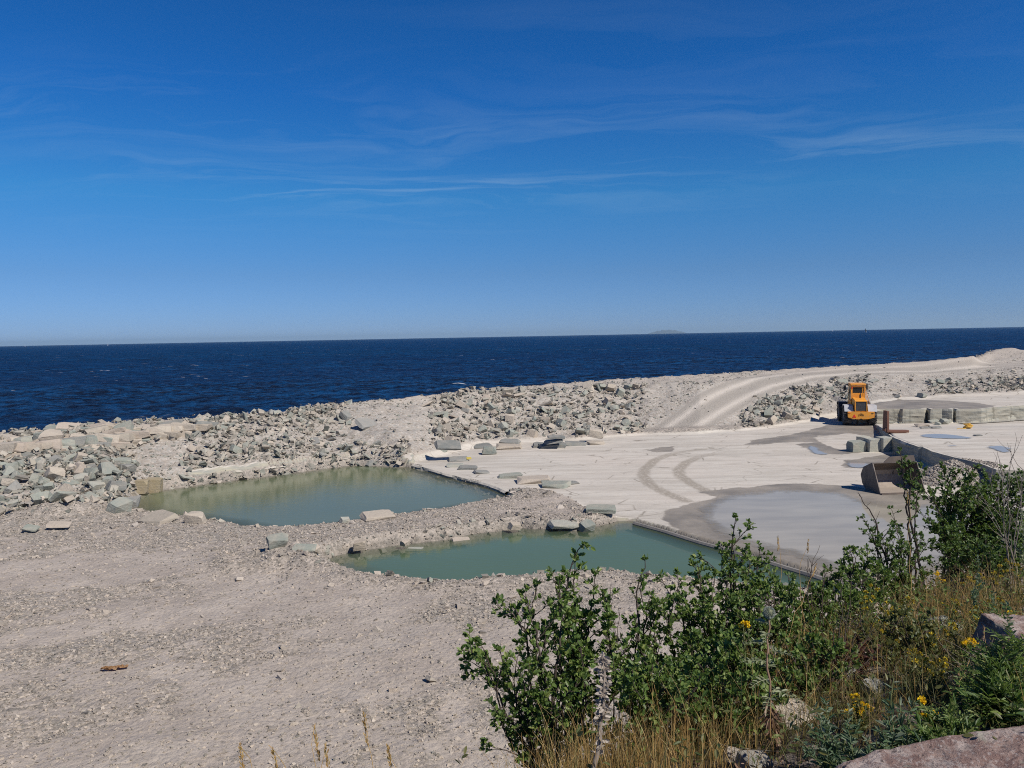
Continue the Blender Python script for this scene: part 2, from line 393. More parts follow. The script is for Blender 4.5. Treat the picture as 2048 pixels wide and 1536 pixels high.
gravel = t.mix(t.rng(dm, .0, .5, .68, 0), gravel, t.mix(t.rng(mid, .35, .65), (.475, .42, .36), (.37, .32, .275)))
gravel = t.mix(t.rng(dm, .75, 1.15, 0, .45), gravel, t.mix(vcs.outputs[0], (.13, .125, .115), (.40, .37, .33)))
# pale floor
str_ = t.noise(t.scale(P, .16, 1.3, 1, (0, 0, R(12))), 1.0, 6, .6, .5)
l0 = t.mix(t.rng(str_, .40, .66, 0, .9), (.555, .52, .455), (.42, .385, .33))
l0 = t.mix(t.rng(big, .4, .62, 0, .5), l0, (.55, .49, .42)); l0 = t.mix(t.rng(t.noise(t.scale(P, .10, .22, 1, (0, 0, R(25))), 1.0, 7, .7), .50, .62, 0, .55), l0, (.40, .365, .31)); l0 = t.mix(t.rng(t.noise(P, 2.2, 6, .75), .56, .72, 0, .45), l0, (.34, .30, .25))
l0 = t.mix(t.rng(t.noise(t.scale(P, .5, 2.2, 1, (0, 0, R(-9))), 1.3, 7, .68), .60, .72, 0, .5), l0, (.38, .33, .27))
cr = t.voro(t.scale(t.mix(.5, P, P), .34, .62, 1, (0, 0, R(20))), 1.0, 'DISTANCE_TO_EDGE')
crk = t.math('MULTIPLY', t.rng(t.math('ADD', cr.outputs['Distance'], t.math('MULTIPLY', t.noise(P, 2.2, 3), .06)), .036, .052, 1, 0), t.rng(t.noise(P, .16, 3), .42, .54))
cr2 = t.voro(t.scale(P, .11, .9, 1, (0, 0, R(13))), 1.0, 'DISTANCE_TO_EDGE')
crk2 = t.math('MULTIPLY', t.rng(t.math('ADD', cr2.outputs['Distance'], t.math('MULTIPLY', t.noise(P, 1.5, 3), .08)), .05, .062, 1, 0), t.rng(t.noise(P, .23, 3), .56, .66))
l0 = t.mix(t.math('MULTIPLY', t.math('MULTIPLY', t.math('MAXIMUM', crk, crk2), t.rng(t.noise(P, 1.1, 4), .35, .6)), .85), l0, (.17, .145, .11))
# cut faces of the floor: layered, stained
nz = t.n('ShaderNodeSeparateXYZ'); t.put(nz.inputs[0], t.n('ShaderNodeNewGeometry').outputs['True Normal'])
steep = t.rng(nz.outputs[2], .55, .85, 1, 0)
lay = t.noise(t.scale(P, .8, .8, 9), 1.0, 4); drip = t.noise(t.scale(P, 1.1, 1.1, .03), 1.0, 3)
face = t.mix(t.rng(lay, .4, .6), (.40, .375, .29), (.29, .29, .255)); face = t.mix(t.math('MULTIPLY', t.rng(drip, .57, .66, 0, .55), t.rng(t.noise(P, .14, 2), .5, .6)), face, (.10, .09, .065))
l0 = t.mix(steep, l0, face)
# tracks and mud
tn = t.math('MULTIPLY', track, t.rng(t.noise(P, 5, 4, .7), .3, .52))
l0 = t.mix(t.math('MULTIPLY', tn, .85), l0, (.29, .255, .205))
wetc = t.mix(t.rng(t.noise(P, .5, 5, .6), .38, .62), (.31, .275, .225), (.205, .185, .155))
wetm = t.rng(t.math('ADD', wet, t.math('MULTIPLY', t.math('SUBTRACT', t.noise(P, 1.6, 5, .65), .5), .9)), .35, .62)
l0 = t.mix(wetm, l0, wetc)
# rubble bank soil
b0 = t.mix(t.rng(mid, .34, .66), (.30, .265, .225), (.40, .36, .31))
b0 = t.mix(t.rng(t.noise(P, 1.4, 5, .7), .5, .66, 0, .6), b0, (.30, .27, .235))
b0 = t.mix(t.math('MULTIPLY', t.rng(vcol.outputs[2], .45, .6), .6), b0, t.mix(vcol.outputs[0], (.30, .31, .29), (.56, .51, .45)))
rd = t.mix(t.rng(fine, .3, .7), (.35, .32, .28), (.25, .23, .20)); rd = t.mix(t.math('MULTIPLY', rut, t.rng(fine, .1, .55)), rd, (.52, .475, .415))
b0 = t.mix(t.rng(t.math('ADD', road, t.math('MULTIPLY', t.math('SUBTRACT', mid, .5), .8)), .35, .7, 0, .9), b0, rd)
b0 = t.mix(t.math('MULTIPLY', t.attr('level'), .8), b0, t.mix(fine, (.33, .29, .245), (.50, .44, .37)))
limem = t.rng(t.math('ADD', lime, t.math('MULTIPLY', t.math('SUBTRACT', fine, .5), .7)), .4, .6)
col = t.mix(limem, gravel, l0)
col = t.mix(t.rng(t.math('ADD', bank, t.math('MULTIPLY', t.math('SUBTRACT', fine, .5), .8)), .35, .65), col, b0)
gw = t.math('MULTIPLY', wetm, t.math('SUBTRACT', 1.0, limem, True)); col = t.mix(t.math('MULTIPLY', gw, .5), col, (.16, .145, .12))
hgt = t.math('ADD', t.math('MULTIPLY', t.math('SUBTRACT', 1.0, vo.outputs['Distance']), .6), t.math('ADD', t.math('MULTIPLY', fine, .9), t.math('MULTIPLY', sharp, .5)))
rel = t.math('MULTIPLY', t.rng(limem, 0, 1, 1.0, .16), t.rng(cover, 0, .6, .65, 1.0))
p = t.surface(col, t.rng(t.math('MULTIPLY', wetm, limem), 0, 1, .95, .58), t.bump(t.math('MULTIPLY', hgt, rel), .8, .06), .25)

def rock_material(name, stops, dusty):
    m, t = material(name); P = t.n('ShaderNodeTexCoord').outputs['Object']; G = t.n('ShaderNodeNewGeometry')
    oi = t.n('ShaderNodeObjectInfo').outputs['Random']; r = t.math('FRACT', t.math('ADD', t.math('MULTIPLY', G.outputs['Random Per Island'], 1.0), t.math('MULTIPLY', oi, 7.0)))
    c = t.ramp(r, stops)
    Wp = G.outputs['Position']
    c = t.mix(t.rng(t.noise(Wp, 2.3, 5, .65), .42, .66, 0, .55), c, dusty)
    c = t.mix(t.rng(t.noise(Wp, 9, 4, .7), .5, .7, 0, .35), c, (.20, .19, .17))
    hgt = t.math('ADD', t.noise(Wp, 7, 5, .7), t.math('MULTIPLY', t.noise(t.scale(P, 2, 2, 16), 1.0, 3), .6))
    t.surface(c, .92, t.bump(hgt, .6, .06), .2)
    return m
M_GREEN = rock_material("grey_green_stone", [(0, (.25, .272, .232)), (.4, (.31, .33, .285)), (.75, (.20, .225, .20)), (1, (.39, .39, .335))], (.40, .36, .295))
M_BEIGE = rock_material("beige_stone", [(0, (.37, .32, .255)), (.4, (.46, .41, .335)), (.75, (.40, .34, .28)), (1, (.33, .30, .245))], (.43, .37, .305))
M_DARK = rock_material("dark_stone", [(0, (.17, .18, .17)), (.5, (.23, .235, .215)), (1, (.27, .27, .25))], (.34, .31, .27))
M_MIXED = rock_material("mixed_rubble", [(0, (.22, .24, .205)), (.22, (.41, .36, .295)), (.42, (.28, .25, .21)), (.6, (.15, .16, .14)), (.8, (.29, .305, .262)), (1, (.47, .415, .345))], (.35, .31, .26))
M_PEB = rock_material("gravel_stone", [(0, (.26, .25, .22)), (.25, (.48, .41, .335)), (.5, (.17, .16, .14)), (.8, (.345, .30, .255)), (1, (.50, .445, .38))], (.385, .34, .29))
M_YELLOW_ROCK = rock_material("ochre_block", [(0, (.34, .28, .175)), (1, (.29, .25, .17))], (.34, .30, .24))
M_BLOCK = rock_material("quarry_block", [(0, (.40, .40, .33)), (.5, (.45, .43, .35)), (1, (.36, .365, .32))], (.44, .41, .34))

# pink conglomerate rock
M_PINK, t = material("pink_rock"); P = t.pos()
v = t.voro(P, 17); vc = t.n('ShaderNodeSeparateColor'); t.put(vc.inputs[0], v.outputs['Color'])
c = t.mix(vc.outputs[0], (.21, .135, .115), (.35, .26, .22)); c = t.mix(t.rng(t.noise(P, 4, 6, .7), .42, .62, 0, .7), c, (.25, .165, .14))
c = t.mix(t.rng(t.noise(P, 11, 5, .7), .50, .60, 0, .85), c, (.46, .39, .35)); c = t.mix(t.rng(t.noise(P, 22, 4, .7), .55, .7, 0, .6), c, (.09, .06, .05))
c = t.mix(t.rng(t.noise(P, 70, 3, .6), .56, .62, 0, .7), c, (.42, .36, .33)); c = t.mix(t.rng(t.noise(P, 48, 4, .7), .60, .66, 0, .8), c, (.07, .05, .045)); c = t.mix(t.rng(t.noise(P, 6.5, 6, .75), .60, .64, 0, .6), c, (.30, .30, .24))
t.surface(c, .9, t.bump(t.math('ADD', t.noise(P, 24, 7, .75), t.math('MULTIPLY', v.outputs['Distance'], .4)), .9, .03), .2)

# soil of the planted bank
M_SOIL, t = material("bank_soil"); P = t.pos()
v = t.voro(P, 16); vc = t.n('ShaderNodeSeparateColor'); t.put(vc.inputs[0], v.outputs['Color'])
c = t.mix(t.rng(t.noise(P, 3, 6, .7), .35, .65), (.045, .034, .024), (.11, .085, .062)); c = t.mix(t.rng(vc.outputs[0], .72, .8, 0, .7), c, (.30, .26, .225))
t.surface(c, .95, t.bump(t.math('ADD', t.noise(P, 20, 5, .7), v.outputs['Distance']), .9, .05), .2)

# water
M_SEA, t = material("sea_water"); P = t.pos()
wA = t.noise(t.scale(P, .42, .58, 1, (0, 0, R(-14))), 1.0, 8, .66, .4); wB = t.noise(t.scale(P, .9, 1.7, 1, (0, 0, R(9))), 1.0, 5, .68)
wC = t.noise(t.scale(P, .07, .10, 1, (0, 0, R(4))), 1.0, 7, .66, .3); wD = t.noise(t.scale(P, .0022, .010, 1), 1.0, 6, .65)
hgt = t.math('ADD', t.math('ADD', t.math('MULTIPLY', wA, 1.5), t.math('MULTIPLY', wB, .30)), t.math('MULTIPLY', wC, 2.6))
c = t.mix(t.rng(t.math('ADD', t.math('MULTIPLY', wA, .65), t.math('MULTIPLY', wC, .35)), .44, .57), (.0003, .010, .036), (.0022, .066, .200)); c = t.mix(t.rng(wD, .4, .6, 0, .6), c, (.0010, .030, .108))  # crests lighter, troughs darker: ripple light and shade painted into the water colour
foam = t.math('MULTIPLY', t.rng(t.noise(t.scale(P, .16, .75, 1, (0, 0, R(6))), 1.0, 3, .5), .70, .73), t.rng(t.noise(P, .012, 3), .5, .58))
c = t.mix(foam, c, (.75, .78, .82))
bn = t.bump(hgt, 1.0, 1.2); df = t.n('ShaderNodeBsdfDiffuse'); t.put(df.inputs[0], c); t.put(df.inputs['Normal'], bn)
gl = t.n('ShaderNodeBsdfGlossy'); gl.inputs['Roughness'].default_value = .48; t.put(gl.inputs['Normal'], bn)
ms = t.n('ShaderNodeMixShader'); ms.inputs[0].default_value = .022; t.t.links.new(df.outputs[0], ms.inputs[1]); t.t.links.new(gl.outputs[0], ms.inputs[2]); t.t.links.new(ms.outputs[0], t.n('ShaderNodeOutputMaterial').inputs[0])

def pool_material(name, deep, edge, spec=.36):
    m, t = material(name); P = t.pos(); dp = t.attr('depth')
    c = t.mix(t.rng(t.noise(P, .12, 3), .3, .7), deep, tuple(x * 1.12 for x in deep)); c = t.mix(t.rng(dp, .0, .55, 1, 0), c, edge)
    a = t.rng(dp, 0, 1.1, .22, .97)
    t.surface(c, .09, t.bump(t.noise(t.scale(P, 1.2, 3.4, 1), 1.6, 4, .6), .22, .03), spec, alpha=a, ior=1.33)
    return m
M_POOL1 = pool_material("green_pool_water", (.130, .155, .085), (.15, .14, .08))
M_POOL2 = pool_material("teal_pool_water", (.092, .140, .075), (.07, .085, .055))
M_PUD, t = material("milky_puddle_water"); P = t.pos()
c = t.mix(t.rng(t.noise(t.scale(P, .25, .8, 1), 1.0, 4), .35, .65), (.42, .385, .31), (.33, .305, .25))
PA = t.math('MULTIPLY', t.rng(t.math('ADD', t.attr('depth'), t.math('MULTIPLY', t.math('SUBTRACT', t.noise(P, 2.2, 5, .65), .5), .9)), .0, .9), .96)
t.surface(c, .06, t.bump(t.noise(P, 3, 2), .03, .01), .24, alpha=PA, ior=1.33)
M_PUD2, t = material("clear_puddle_water"); P = t.pos(); PA = t.math('MULTIPLY', t.rng(t.math('ADD', t.attr('depth'), t.math('MULTIPLY', t.math('SUBTRACT', t.noise(P, 3, 4, .65), .5), .3)), .0, .22), .95)
t.surface((.38, .365, .33), .06, None, .28, alpha=PA, ior=1.33)

# ------------------------------------------------------------------ terrain meshes
def axis(segs):
    out = [segs[0][0]]
    for a, b, s0, s1 in segs:
        x = a
        while x < b - 1e-6:
            f = (x - a) / (b - a); x += s0 + (s1 - s0) * f; out.append(min(x, b))
    return np.array(sorted(set(np.round(out, 4))))
xs = axis([(-90, -40, 3, .5), (-40, -32, .4, .18), (-32, 46, .16, .16), (46, 90, .25, .8), (90, 170, 1, 6)])
ys = axis([(-30, 8, 3, 1), (8, 14, .5, .10), (14, 30, .10, .13), (30, 62, .13, .18), (62, 95, .18, .3), (95, 150, .35, 1.5), (150, 190, 2, 5)])
GX, GY = np.meshgrid(xs, ys); nx, ny = len(xs), len(ys)
GH, GA, isbank = ground(GX.ravel(), GY.ravel(), True)
hl = hill(GX.ravel(), GY.ravel()) - .35
GZ = np.maximum(GH, hl)
idx = np.arange(nx * ny).reshape(ny, nx)
Q = np.stack([idx[:-1, :-1].ravel(), idx[:-1, 1:].ravel(), idx[1:, 1:].ravel(), idx[1:, :-1].ravel()], 1)
V = np.stack([GX.ravel(), GY.ravel(), GZ], 1)
qb = isbank[Q].sum(1) >= 2; ql = (GA['lime'][Q].mean(1) > .5) & ~qb
def submesh(name, sel):
    q = Q[sel]; use, inv = np.unique(q, return_inverse=True)
    o = quads(name, V[use], inv.reshape(q.shape), MG, attrs={k: v[use] for k, v in GA.items()}, smoothed=True)
    return tag(o, kind='structure')
submesh("embankment", qb); submesh("quarry_floor", ql); submesh("ground", ~qb & ~ql)
# planted bank the picture is taken from
hx, hy = np.arange(-5, 24, .09), np.arange(-1.5, 22, .09)
HX, HY = np.meshgrid(hx, hy); HZ = hill(HX.ravel(), HY.ravel()).reshape(HX.shape); HG = ground(HX.ravel(), HY.ravel()).reshape(HX.shape)
idx = np.arange(HX.size).reshape(HX.shape)
q2 = np.stack([idx[:-1, :-1].ravel(), idx[:-1, 1:].ravel(), idx[1:, 1:].ravel(), idx[1:, :-1].ravel()], 1)
ok = (HZ > HG - .25).ravel()[q2].all(1); use, inv = np.unique(q2[ok], return_inverse=True)
hv = np.stack([HX.ravel(), HY.ravel(), HZ.ravel()], 1)[use]
tag(quads("hillside", hv, inv.reshape(-1, 4), M_SOIL, smoothed=True), kind='structure')
M_LEDGE, t = material("cut_rock_face"); P = t.pos()
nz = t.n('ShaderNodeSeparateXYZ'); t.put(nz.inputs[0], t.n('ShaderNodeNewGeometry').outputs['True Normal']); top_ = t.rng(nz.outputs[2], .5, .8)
lay = t.noise(t.scale(P, .5, .5, 8), 1.0, 5, .6); dr = t.noise(t.scale(P, 1.3, 1.3, .06), 1.0, 5, .6)
c = t.mix(t.rng(lay, .38, .62), (.37, .345, .275), (.25, .255, .225)); c = t.mix(t.rng(t.noise(P, .6, 4), .45, .6), c, (.31, .29, .235))
c = t.mix(t.math('MULTIPLY', t.rng(dr, .54, .66, 0, .6), t.rng(t.noise(P, .18, 2), .46, .60)), c, (.085, .08, .06)); c = t.mix(t.rng(t.noise(t.scale(P, .3, .3, 14), 1.0, 4), .60, .66, 0, .6), c, (.14, .13, .11))
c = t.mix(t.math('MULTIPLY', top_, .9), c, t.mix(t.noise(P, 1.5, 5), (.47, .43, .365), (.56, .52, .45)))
t.surface(c, .9, t.bump(t.math('ADD', t.noise(P, 6, 5, .7), t.math('MULTIPLY', lay, 1.5)), .6, .05), .25)
def ledge(pts, P_, zb, out=.12, inset=.30, rough=.05, seed=0, flip=1, mat=None):
    pts = np.array(pts, float); L_ = []
    for a, b in zip(pts, pts[1:]):
        k = max(1, int(np.hypot(*(b - a)[:2]) / .13)); L_ += [a + (b - a) * (j / k) for j in range(k)]
    L_ = np.array(L_ + [pts[-1]]); tg = np.gradient(L_[:, :2], axis=0); tg /= np.linalg.norm(tg, axis=1, keepdims=True) + 1e-9; nn = np.stack([tg[:, 1], -tg[:, 0]], 1)
    sg = np.sign(np.median(sdf(P_, L_[:, 0] + nn[:, 0] * .05, L_[:, 1] + nn[:, 1] * .05) - sdf(P_, L_[:, 0] - nn[:, 0] * .05, L_[:, 1] - nn[:, 1] * .05))); nn *= sg * flip
    ar = np.concatenate([[0], np.cumsum(np.hypot(*np.diff(L_[:, :2], axis=0).T))]); rows = []; K_ = 9
    for i in range(K_ + 2):
        if i == 0: o, z = -inset, L_[:, 2] - .012
        elif i == 1: o, z = -.02 + out * .6 + rough * fbm(ar, ar * 0 + seed, 1.2, 3, seed), L_[:, 2] + .014 + .012 * fbm(ar, ar * 0, 2, 3, seed + 1)
        else:
            f = (i - 1) / K_; z = (L_[:, 2] + .014) * (1 - f) + zb * f; o = out + rough * 2.0 * fbm(ar, ar * 0 + i * .8, .9, 4, seed + 3) + rough * .22 * np.sin(i * 2.1 + seed)
        rows.append(np.stack([L_[:, 0] + nn[:, 0] * o, L_[:, 1] + nn[:, 1] * o, z + 0 * ar], 1))
    v = np.stack(rows, 1); n_, m_ = v.shape[:2]; idx = np.arange(n_ * m_).reshape(n_, m_)
    q = np.stack([idx[:-1, :-1].ravel(), idx[1:, :-1].ravel(), idx[1:, 1:].ravel(), idx[:-1, 1:].ravel()], 1)
    return tag(quads("rock_ledge", v.reshape(-1, 3), q, mat or M_LEDGE), kind='structure')
zsl = lambda y: 1.0 - .85 * float(smooth(56, 66, np.array(y)))
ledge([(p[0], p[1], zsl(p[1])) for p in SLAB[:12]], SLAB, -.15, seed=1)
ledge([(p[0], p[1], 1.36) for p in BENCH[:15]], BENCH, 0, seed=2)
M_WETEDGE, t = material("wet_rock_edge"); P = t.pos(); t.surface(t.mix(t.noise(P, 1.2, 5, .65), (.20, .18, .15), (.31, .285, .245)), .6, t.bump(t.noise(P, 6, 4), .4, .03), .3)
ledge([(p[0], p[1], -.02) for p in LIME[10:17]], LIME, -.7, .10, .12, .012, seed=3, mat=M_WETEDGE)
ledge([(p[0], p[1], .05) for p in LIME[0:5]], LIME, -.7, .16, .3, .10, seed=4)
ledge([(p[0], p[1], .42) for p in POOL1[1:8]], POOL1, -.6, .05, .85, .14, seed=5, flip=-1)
def gz(x, y): return float(ground(np.array([x]), np.array([y]))[0])
def hz(x, y): return float(max(hill(np.array([x]), np.array([y]))[0], gz(x, y)))

# ------------------------------------------------------------------ sea
rr = [46.0]
while rr[-1] < 27000: rr.append(rr[-1] + max(.45, rr[-1] * .0075 if rr[-1] < 500 else rr[-1] * .05))
rr = np.array(rr); th = np.radians(np.linspace(-62, 62, 420))
TH, RR = np.meshgrid(th, rr); SX, SY = RR * np.sin(TH), RR * np.cos(TH)
amp = np.clip((430 - RR) / 300, 0, 1)
SZ = np.zeros(SX.shape); wr = np.random.default_rng(3)
for k in range(26):
    lam = 3.2 * 1.13 ** k if k < 14 else 4 * 1.09 ** (k - 10); a = R(-68) + wr.normal(0, .5); kk = 2 * math.pi / lam
    ph = kk * (SX * math.cos(a) + SY * math.sin(a)) + wr.uniform(0, 6.28) + 1.2 * vnoise(SX, SY, .03, k)
    SZ += .055 * lam ** .45 * (1 - np.abs(np.sin(ph / 2)) * 2) * .5
SZ = SZ * amp * (.8 + .8 * vnoise(SX, SY, .012, 5)) - 0.6
idx = np.arange(SX.size).reshape(SX.shape)
Q2 = np.stack([idx[:-1, :-1].ravel(), idx[:-1, 1:].ravel(), idx[1:, 1:].ravel(), idx[1:, :-1].ravel()], 1)
tag(quads("sea", np.stack([SX.ravel(), SY.ravel(), SZ.ravel()], 1), Q2, M_SEA, smoothed=True), kind='structure')

# ------------------------------------------------------------------ pools and puddles
def water(name, P, z, mat, pad, step):
    x0, y0 = P.min(0) - pad; x1, y1 = P.max(0) + pad
    X, Y = np.meshgrid(np.arange(x0, x1, step), np.arange(y0, y1, step)); g = ground(X.ravel(), Y.ravel()); s = sdf(P, X.ravel(), Y.ravel())
    idx = np.arange(X.size).reshape(X.shape); q = np.stack([idx[:-1, :-1].ravel(), idx[:-1, 1:].ravel(), idx[1:, 1:].ravel(), idx[1:, :-1].ravel()], 1)
    ok = ((s < pad)[q]).all(1); use, inv = np.unique(q[ok], return_inverse=True)
    v = np.stack([X.ravel(), Y.ravel(), np.full(X.size, z)], 1)[use]
    return tag(quads(name, v, inv.reshape(-1, 4), mat, attrs={'depth': np.clip(z - g[use], 0, 5)}, smoothed=True), kind='structure')
water("pool", POOL1, ZW, M_POOL1, .9, .2)
water("pool", POOL2, ZW, M_POOL2, .9, .2)
def puddle(pts, z, mat, wob=.12, seed=0, lift=.014):
    P = poly(pts, z); r = random.Random(seed); out = []
    for _ in range(2): P = np.concatenate([np.stack([P * .75 + np.roll(P, -1, 0) * .25, P * .25 + np.roll(P, -1, 0) * .75], 1)]).reshape(-1, 2)
    st_ = .20 if np.ptp(P[:, 0]) > 6 else .08; x0, y0 = P.min(0) - .4; x1, y1 = P.max(0) + .4
    X, Y = np.meshgrid(np.arange(x0, x1, st_), np.arange(y0, y1, st_)); d_ = -sdf(P, X.ravel(), Y.ravel()) + 5 * wob * fbm(X.ravel(), Y.ravel(), .9, 4, 100 + seed)
    idx = np.arange(X.size).reshape(X.shape); q = np.stack([idx[:-1, :-1].ravel(), idx[:-1, 1:].ravel(), idx[1:, 1:].ravel(), idx[1:, :-1].ravel()], 1)
    ok = (d_[q] > -.12).all(1); use, inv = np.unique(q[ok], return_inverse=True)
    v = np.stack([X.ravel(), Y.ravel(), np.full(X.size, z + lift)], 1)[use]
    return tag(quads("puddle", v, inv.reshape(-1, 4), mat, attrs={'depth': np.clip(d_[use], 0, 3)}, smoothed=True), kind='structure')
puddle([(1418, 1000), (1480, 986), (1560, 980), (1640, 982), (1712, 986), (1716, 1000), (1790, 1012), (1880, 1008), (1980, 1030), (1930, 1130), (1800, 1170), (1700, 1150), (1640, 1134), (1560, 1110), (1490, 1086), (1430, 1066), (1390, 1040), (1400, 1016)], 0.0, M_PUD, .10, 1, .03)
puddle([(1612, 890), (1632, 893), (1645, 905), (1660, 910), (1634, 910), (1620, 903)], 0, M_PUD2, .05, 2, .03)
puddle([(1690, 926), (1740, 927), (1735, 936), (1700, 936)], 0, M_PUD2, .06, 3, .03)
puddle([(1837, 872), (1850, 868.5), (1880, 868), (1905, 870), (1948, 876), (1940, 878.5), (1890, 878.5), (1852, 876)], 1.0, M_PUD2, .05, 4, .03)
puddle([(1970, 893), (2000, 890.5), (2024, 898), (2026, 906), (2005, 907), (1984, 900)], 1.0, M_PUD2, .06, 5, .03)
puddle([(1888, 892.5), (1905, 890.5), (1922, 892.5), (1905, 894)], 1.0, M_PUD2, .04, 6, .03)
puddle([(1905, 846), (1980, 842), (2048, 836.5), (2100, 834), (2100, 838), (2030, 843), (1940, 849)], .17, M_PUD2, .05, 7, .05)
puddle([(1995, 945), (2300, 950), (2200, 1010), (2000, 1000), (1960, 985), (1940, 985)], 0, M_PUD2, .06, 8, .03)

# ------------------------------------------------------------------ stones
def rock_mesh(name, seed, sx, sy, sz, cut=.34, n=9):
    """angular broken stone: hull of a jittered box with corners knocked off"""
    r = random.Random(seed); bm = bmesh.new()
    for x in (-1, 1):
        for y in (-1, 1):
            for z in (-1, 1):
                j = lambda a: a * (1 - r.random() * cut)
                p = Vector((j(x), j(y), j(z)))
                if r.random() < .45:                           # knocked-off corner becomes three points
                    for ax in range(3):
                        q = p.copy(); q[ax] *= r.uniform(.35, .75); bm.verts.new(q)
                else: bm.verts.new(p)
    res = bmesh.ops.convex_hull(bm, input=bm.verts)
    bmesh.ops.delete(bm, geom=list({g for g in res['geom_interior'] + res['geom_unused'] if isinstance(g, bmesh.types.BMVert)}), context='VERTS')
    bmesh.ops.dissolve_limit(bm, angle_limit=R(9), verts=bm.verts, edges=bm.edges)
    for v in bm.verts: v.co = Vector((v.co.x * sx / 2, v.co.y * sy / 2, v.co.z * sz / 2))
    bmesh.ops.bevel(bm, geom=list(bm.edges), offset=.009, segments=1, affect='EDGES')
    bmesh.ops.recalc_face_normals(bm, faces=bm.faces)
    me = bpy.data.meshes.new(name); bm.to_mesh(me); bm.free(); return me
BOULDER = [rock_mesh("boulder", 100 + i, 1.0, .8, .65, .42) for i in range(9)]
SLABM = [rock_mesh("stone_slab", 200 + i, 1.25, .8, .28, .36) for i in range(9)]
MATS = {'grey-green': M_GREEN, 'beige': M_BEIGE, 'dark grey': M_DARK}
MESHES = {}
def rock_variant(kind, i, colour):
    key = (kind, i, colour)
    if key not in MESHES:
        me = (BOULDER if kind == 'boulder' else SLABM)[i].copy(); me.materials.clear(); me.materials.append(MATS[colour]); MESHES[key] = me
    return MESHES[key]
REC = []
def put_rock(kind, colour, loc, size, rot, zone=None, px=None, label=None, group=None, thick=1.0):
    o = bpy.data.objects.new('boulder' if kind == 'boulder' else 'stone_slab', rock_variant(kind, rnd.randrange(9), colour))
    o.location = loc; o.scale = (size, size * rnd.uniform(.8, 1.15), size * rnd.uniform(.85, 1.2) * thick); o.rotation_euler = rot; C.objects.link(o)
    o['category'] = 'boulder' if kind == 'boulder' else 'stone slab'
    if group: o['group'] = group
    o['kind'] = 'thing'
    if label: o['label'] = label
    else: REC.append((o, kind, colour, zone, px))
    return o
def bank_point(px, tt):
    p = atz(px, 900, 0); u = p.x / p.y
    YF, _, YI, _, YO, _ = [float(np.interp(u, c[0], c[k])) for c in (cF, cI, cO) for k in (1, 2)]
    y = YF + (YI - YF) * tt if tt <= 1 else YI + (YO - YI) * (tt - 1)
    return u * y, y
# (zone phrase by height, px range, t range, count, size range, colours, share of slabs, tilt)
ZONES = [
    (("low in the pile left of the green pool", "midway up the pile left of the green pool", "atop the pile left of the green pool"), (-30, 262), (.03, .62), 66, (.65, 1.35), (6, 2, 1), .35, 32),
    (("low in the left stacked stone wall", "midway up the left stacked stone wall", "atop the left stacked stone wall"), (-10, 420), (.74, 1.35), 54, (.95, 1.7), (1, 4, .4), .85, 9),
    (("low on the slope behind the green pool", "midway up the slope behind the green pool", "near the crest above the green pool"), (360, 700), (.12, 1.5), 48, (.55, 1.15), (5, 3, .6), .6, 30),
    (("at the far shore of the green pool",) * 3, (600, 800), (.0, .3), 12, (.6, 1.1), (2, 3, 2), .7, 30),
    (("at the foot of the central rubble face", "midway up the central rubble face", "atop the central rubble face"), (850, 1290), (.05, .98), 84, (.75, 1.45), (5, 4, 1), .5, 36),
    (("low in the rubble between ramp and loader", "midway up between ramp and loader", "high up between ramp and loader"), (1465, 1640), (.0, .62), 26, (.8, 1.5), (5, 2, 1.4), .65, 36),
    (("at the bank's foot behind the loader", "midway up the bank behind the loader", "high on the bank behind the loader"), (1640, 2045), (.02, .95), 22, (.6, 1.2), (3, 3, 1), .5, 30),
]
for zi, (phr, pr, tr_, n, sr, cw, slab, tilt) in enumerate(ZONES):
    rz_ = random.Random(50 + zi); pts = []; tries = 0
    while len(pts) < n and tries < 6000:
        tries += 1
        px, tt = rz_.uniform(*pr), rz_.uniform(*tr_); x, y = bank_point(px, tt)
        if pdist(RAMP, np.array([x]), np.array([y]))[0] < 2.6: continue
        if min([math.hypot(x - a, y - b) for a, b in pts] or [9]) < sr[0] * .62: continue
        pts.append((x, y)); s = (sr[0] + (sr[1] - sr[0]) * rz_.random() ** 1.8) * (.9 if zi < 2 else .86)
        colour = rz_.choices(('grey-green', 'beige', 'dark grey'), cw)[0]; kind = 'slab' if rz_.random() < slab else 'boulder'
        f = (tt - tr_[0]) / (tr_[1] - tr_[0]); z = gz(x, y)
        put_rock(kind, colour, (x, y, z + s * (.10 if kind == 'slab' else .17)), s, (R(rz_.gauss(0, tilt) + (14 if zi != 1 else 0)), R(rz_.gauss(0, tilt)), rz_.uniform(0, 6.28) if zi != 1 else R(rz_.gauss(14, 22))),
                 phr[min(2, int(f * 3))], px, thick=.8 if zi != 1 else 1.1, group="stones of the rubble bank")
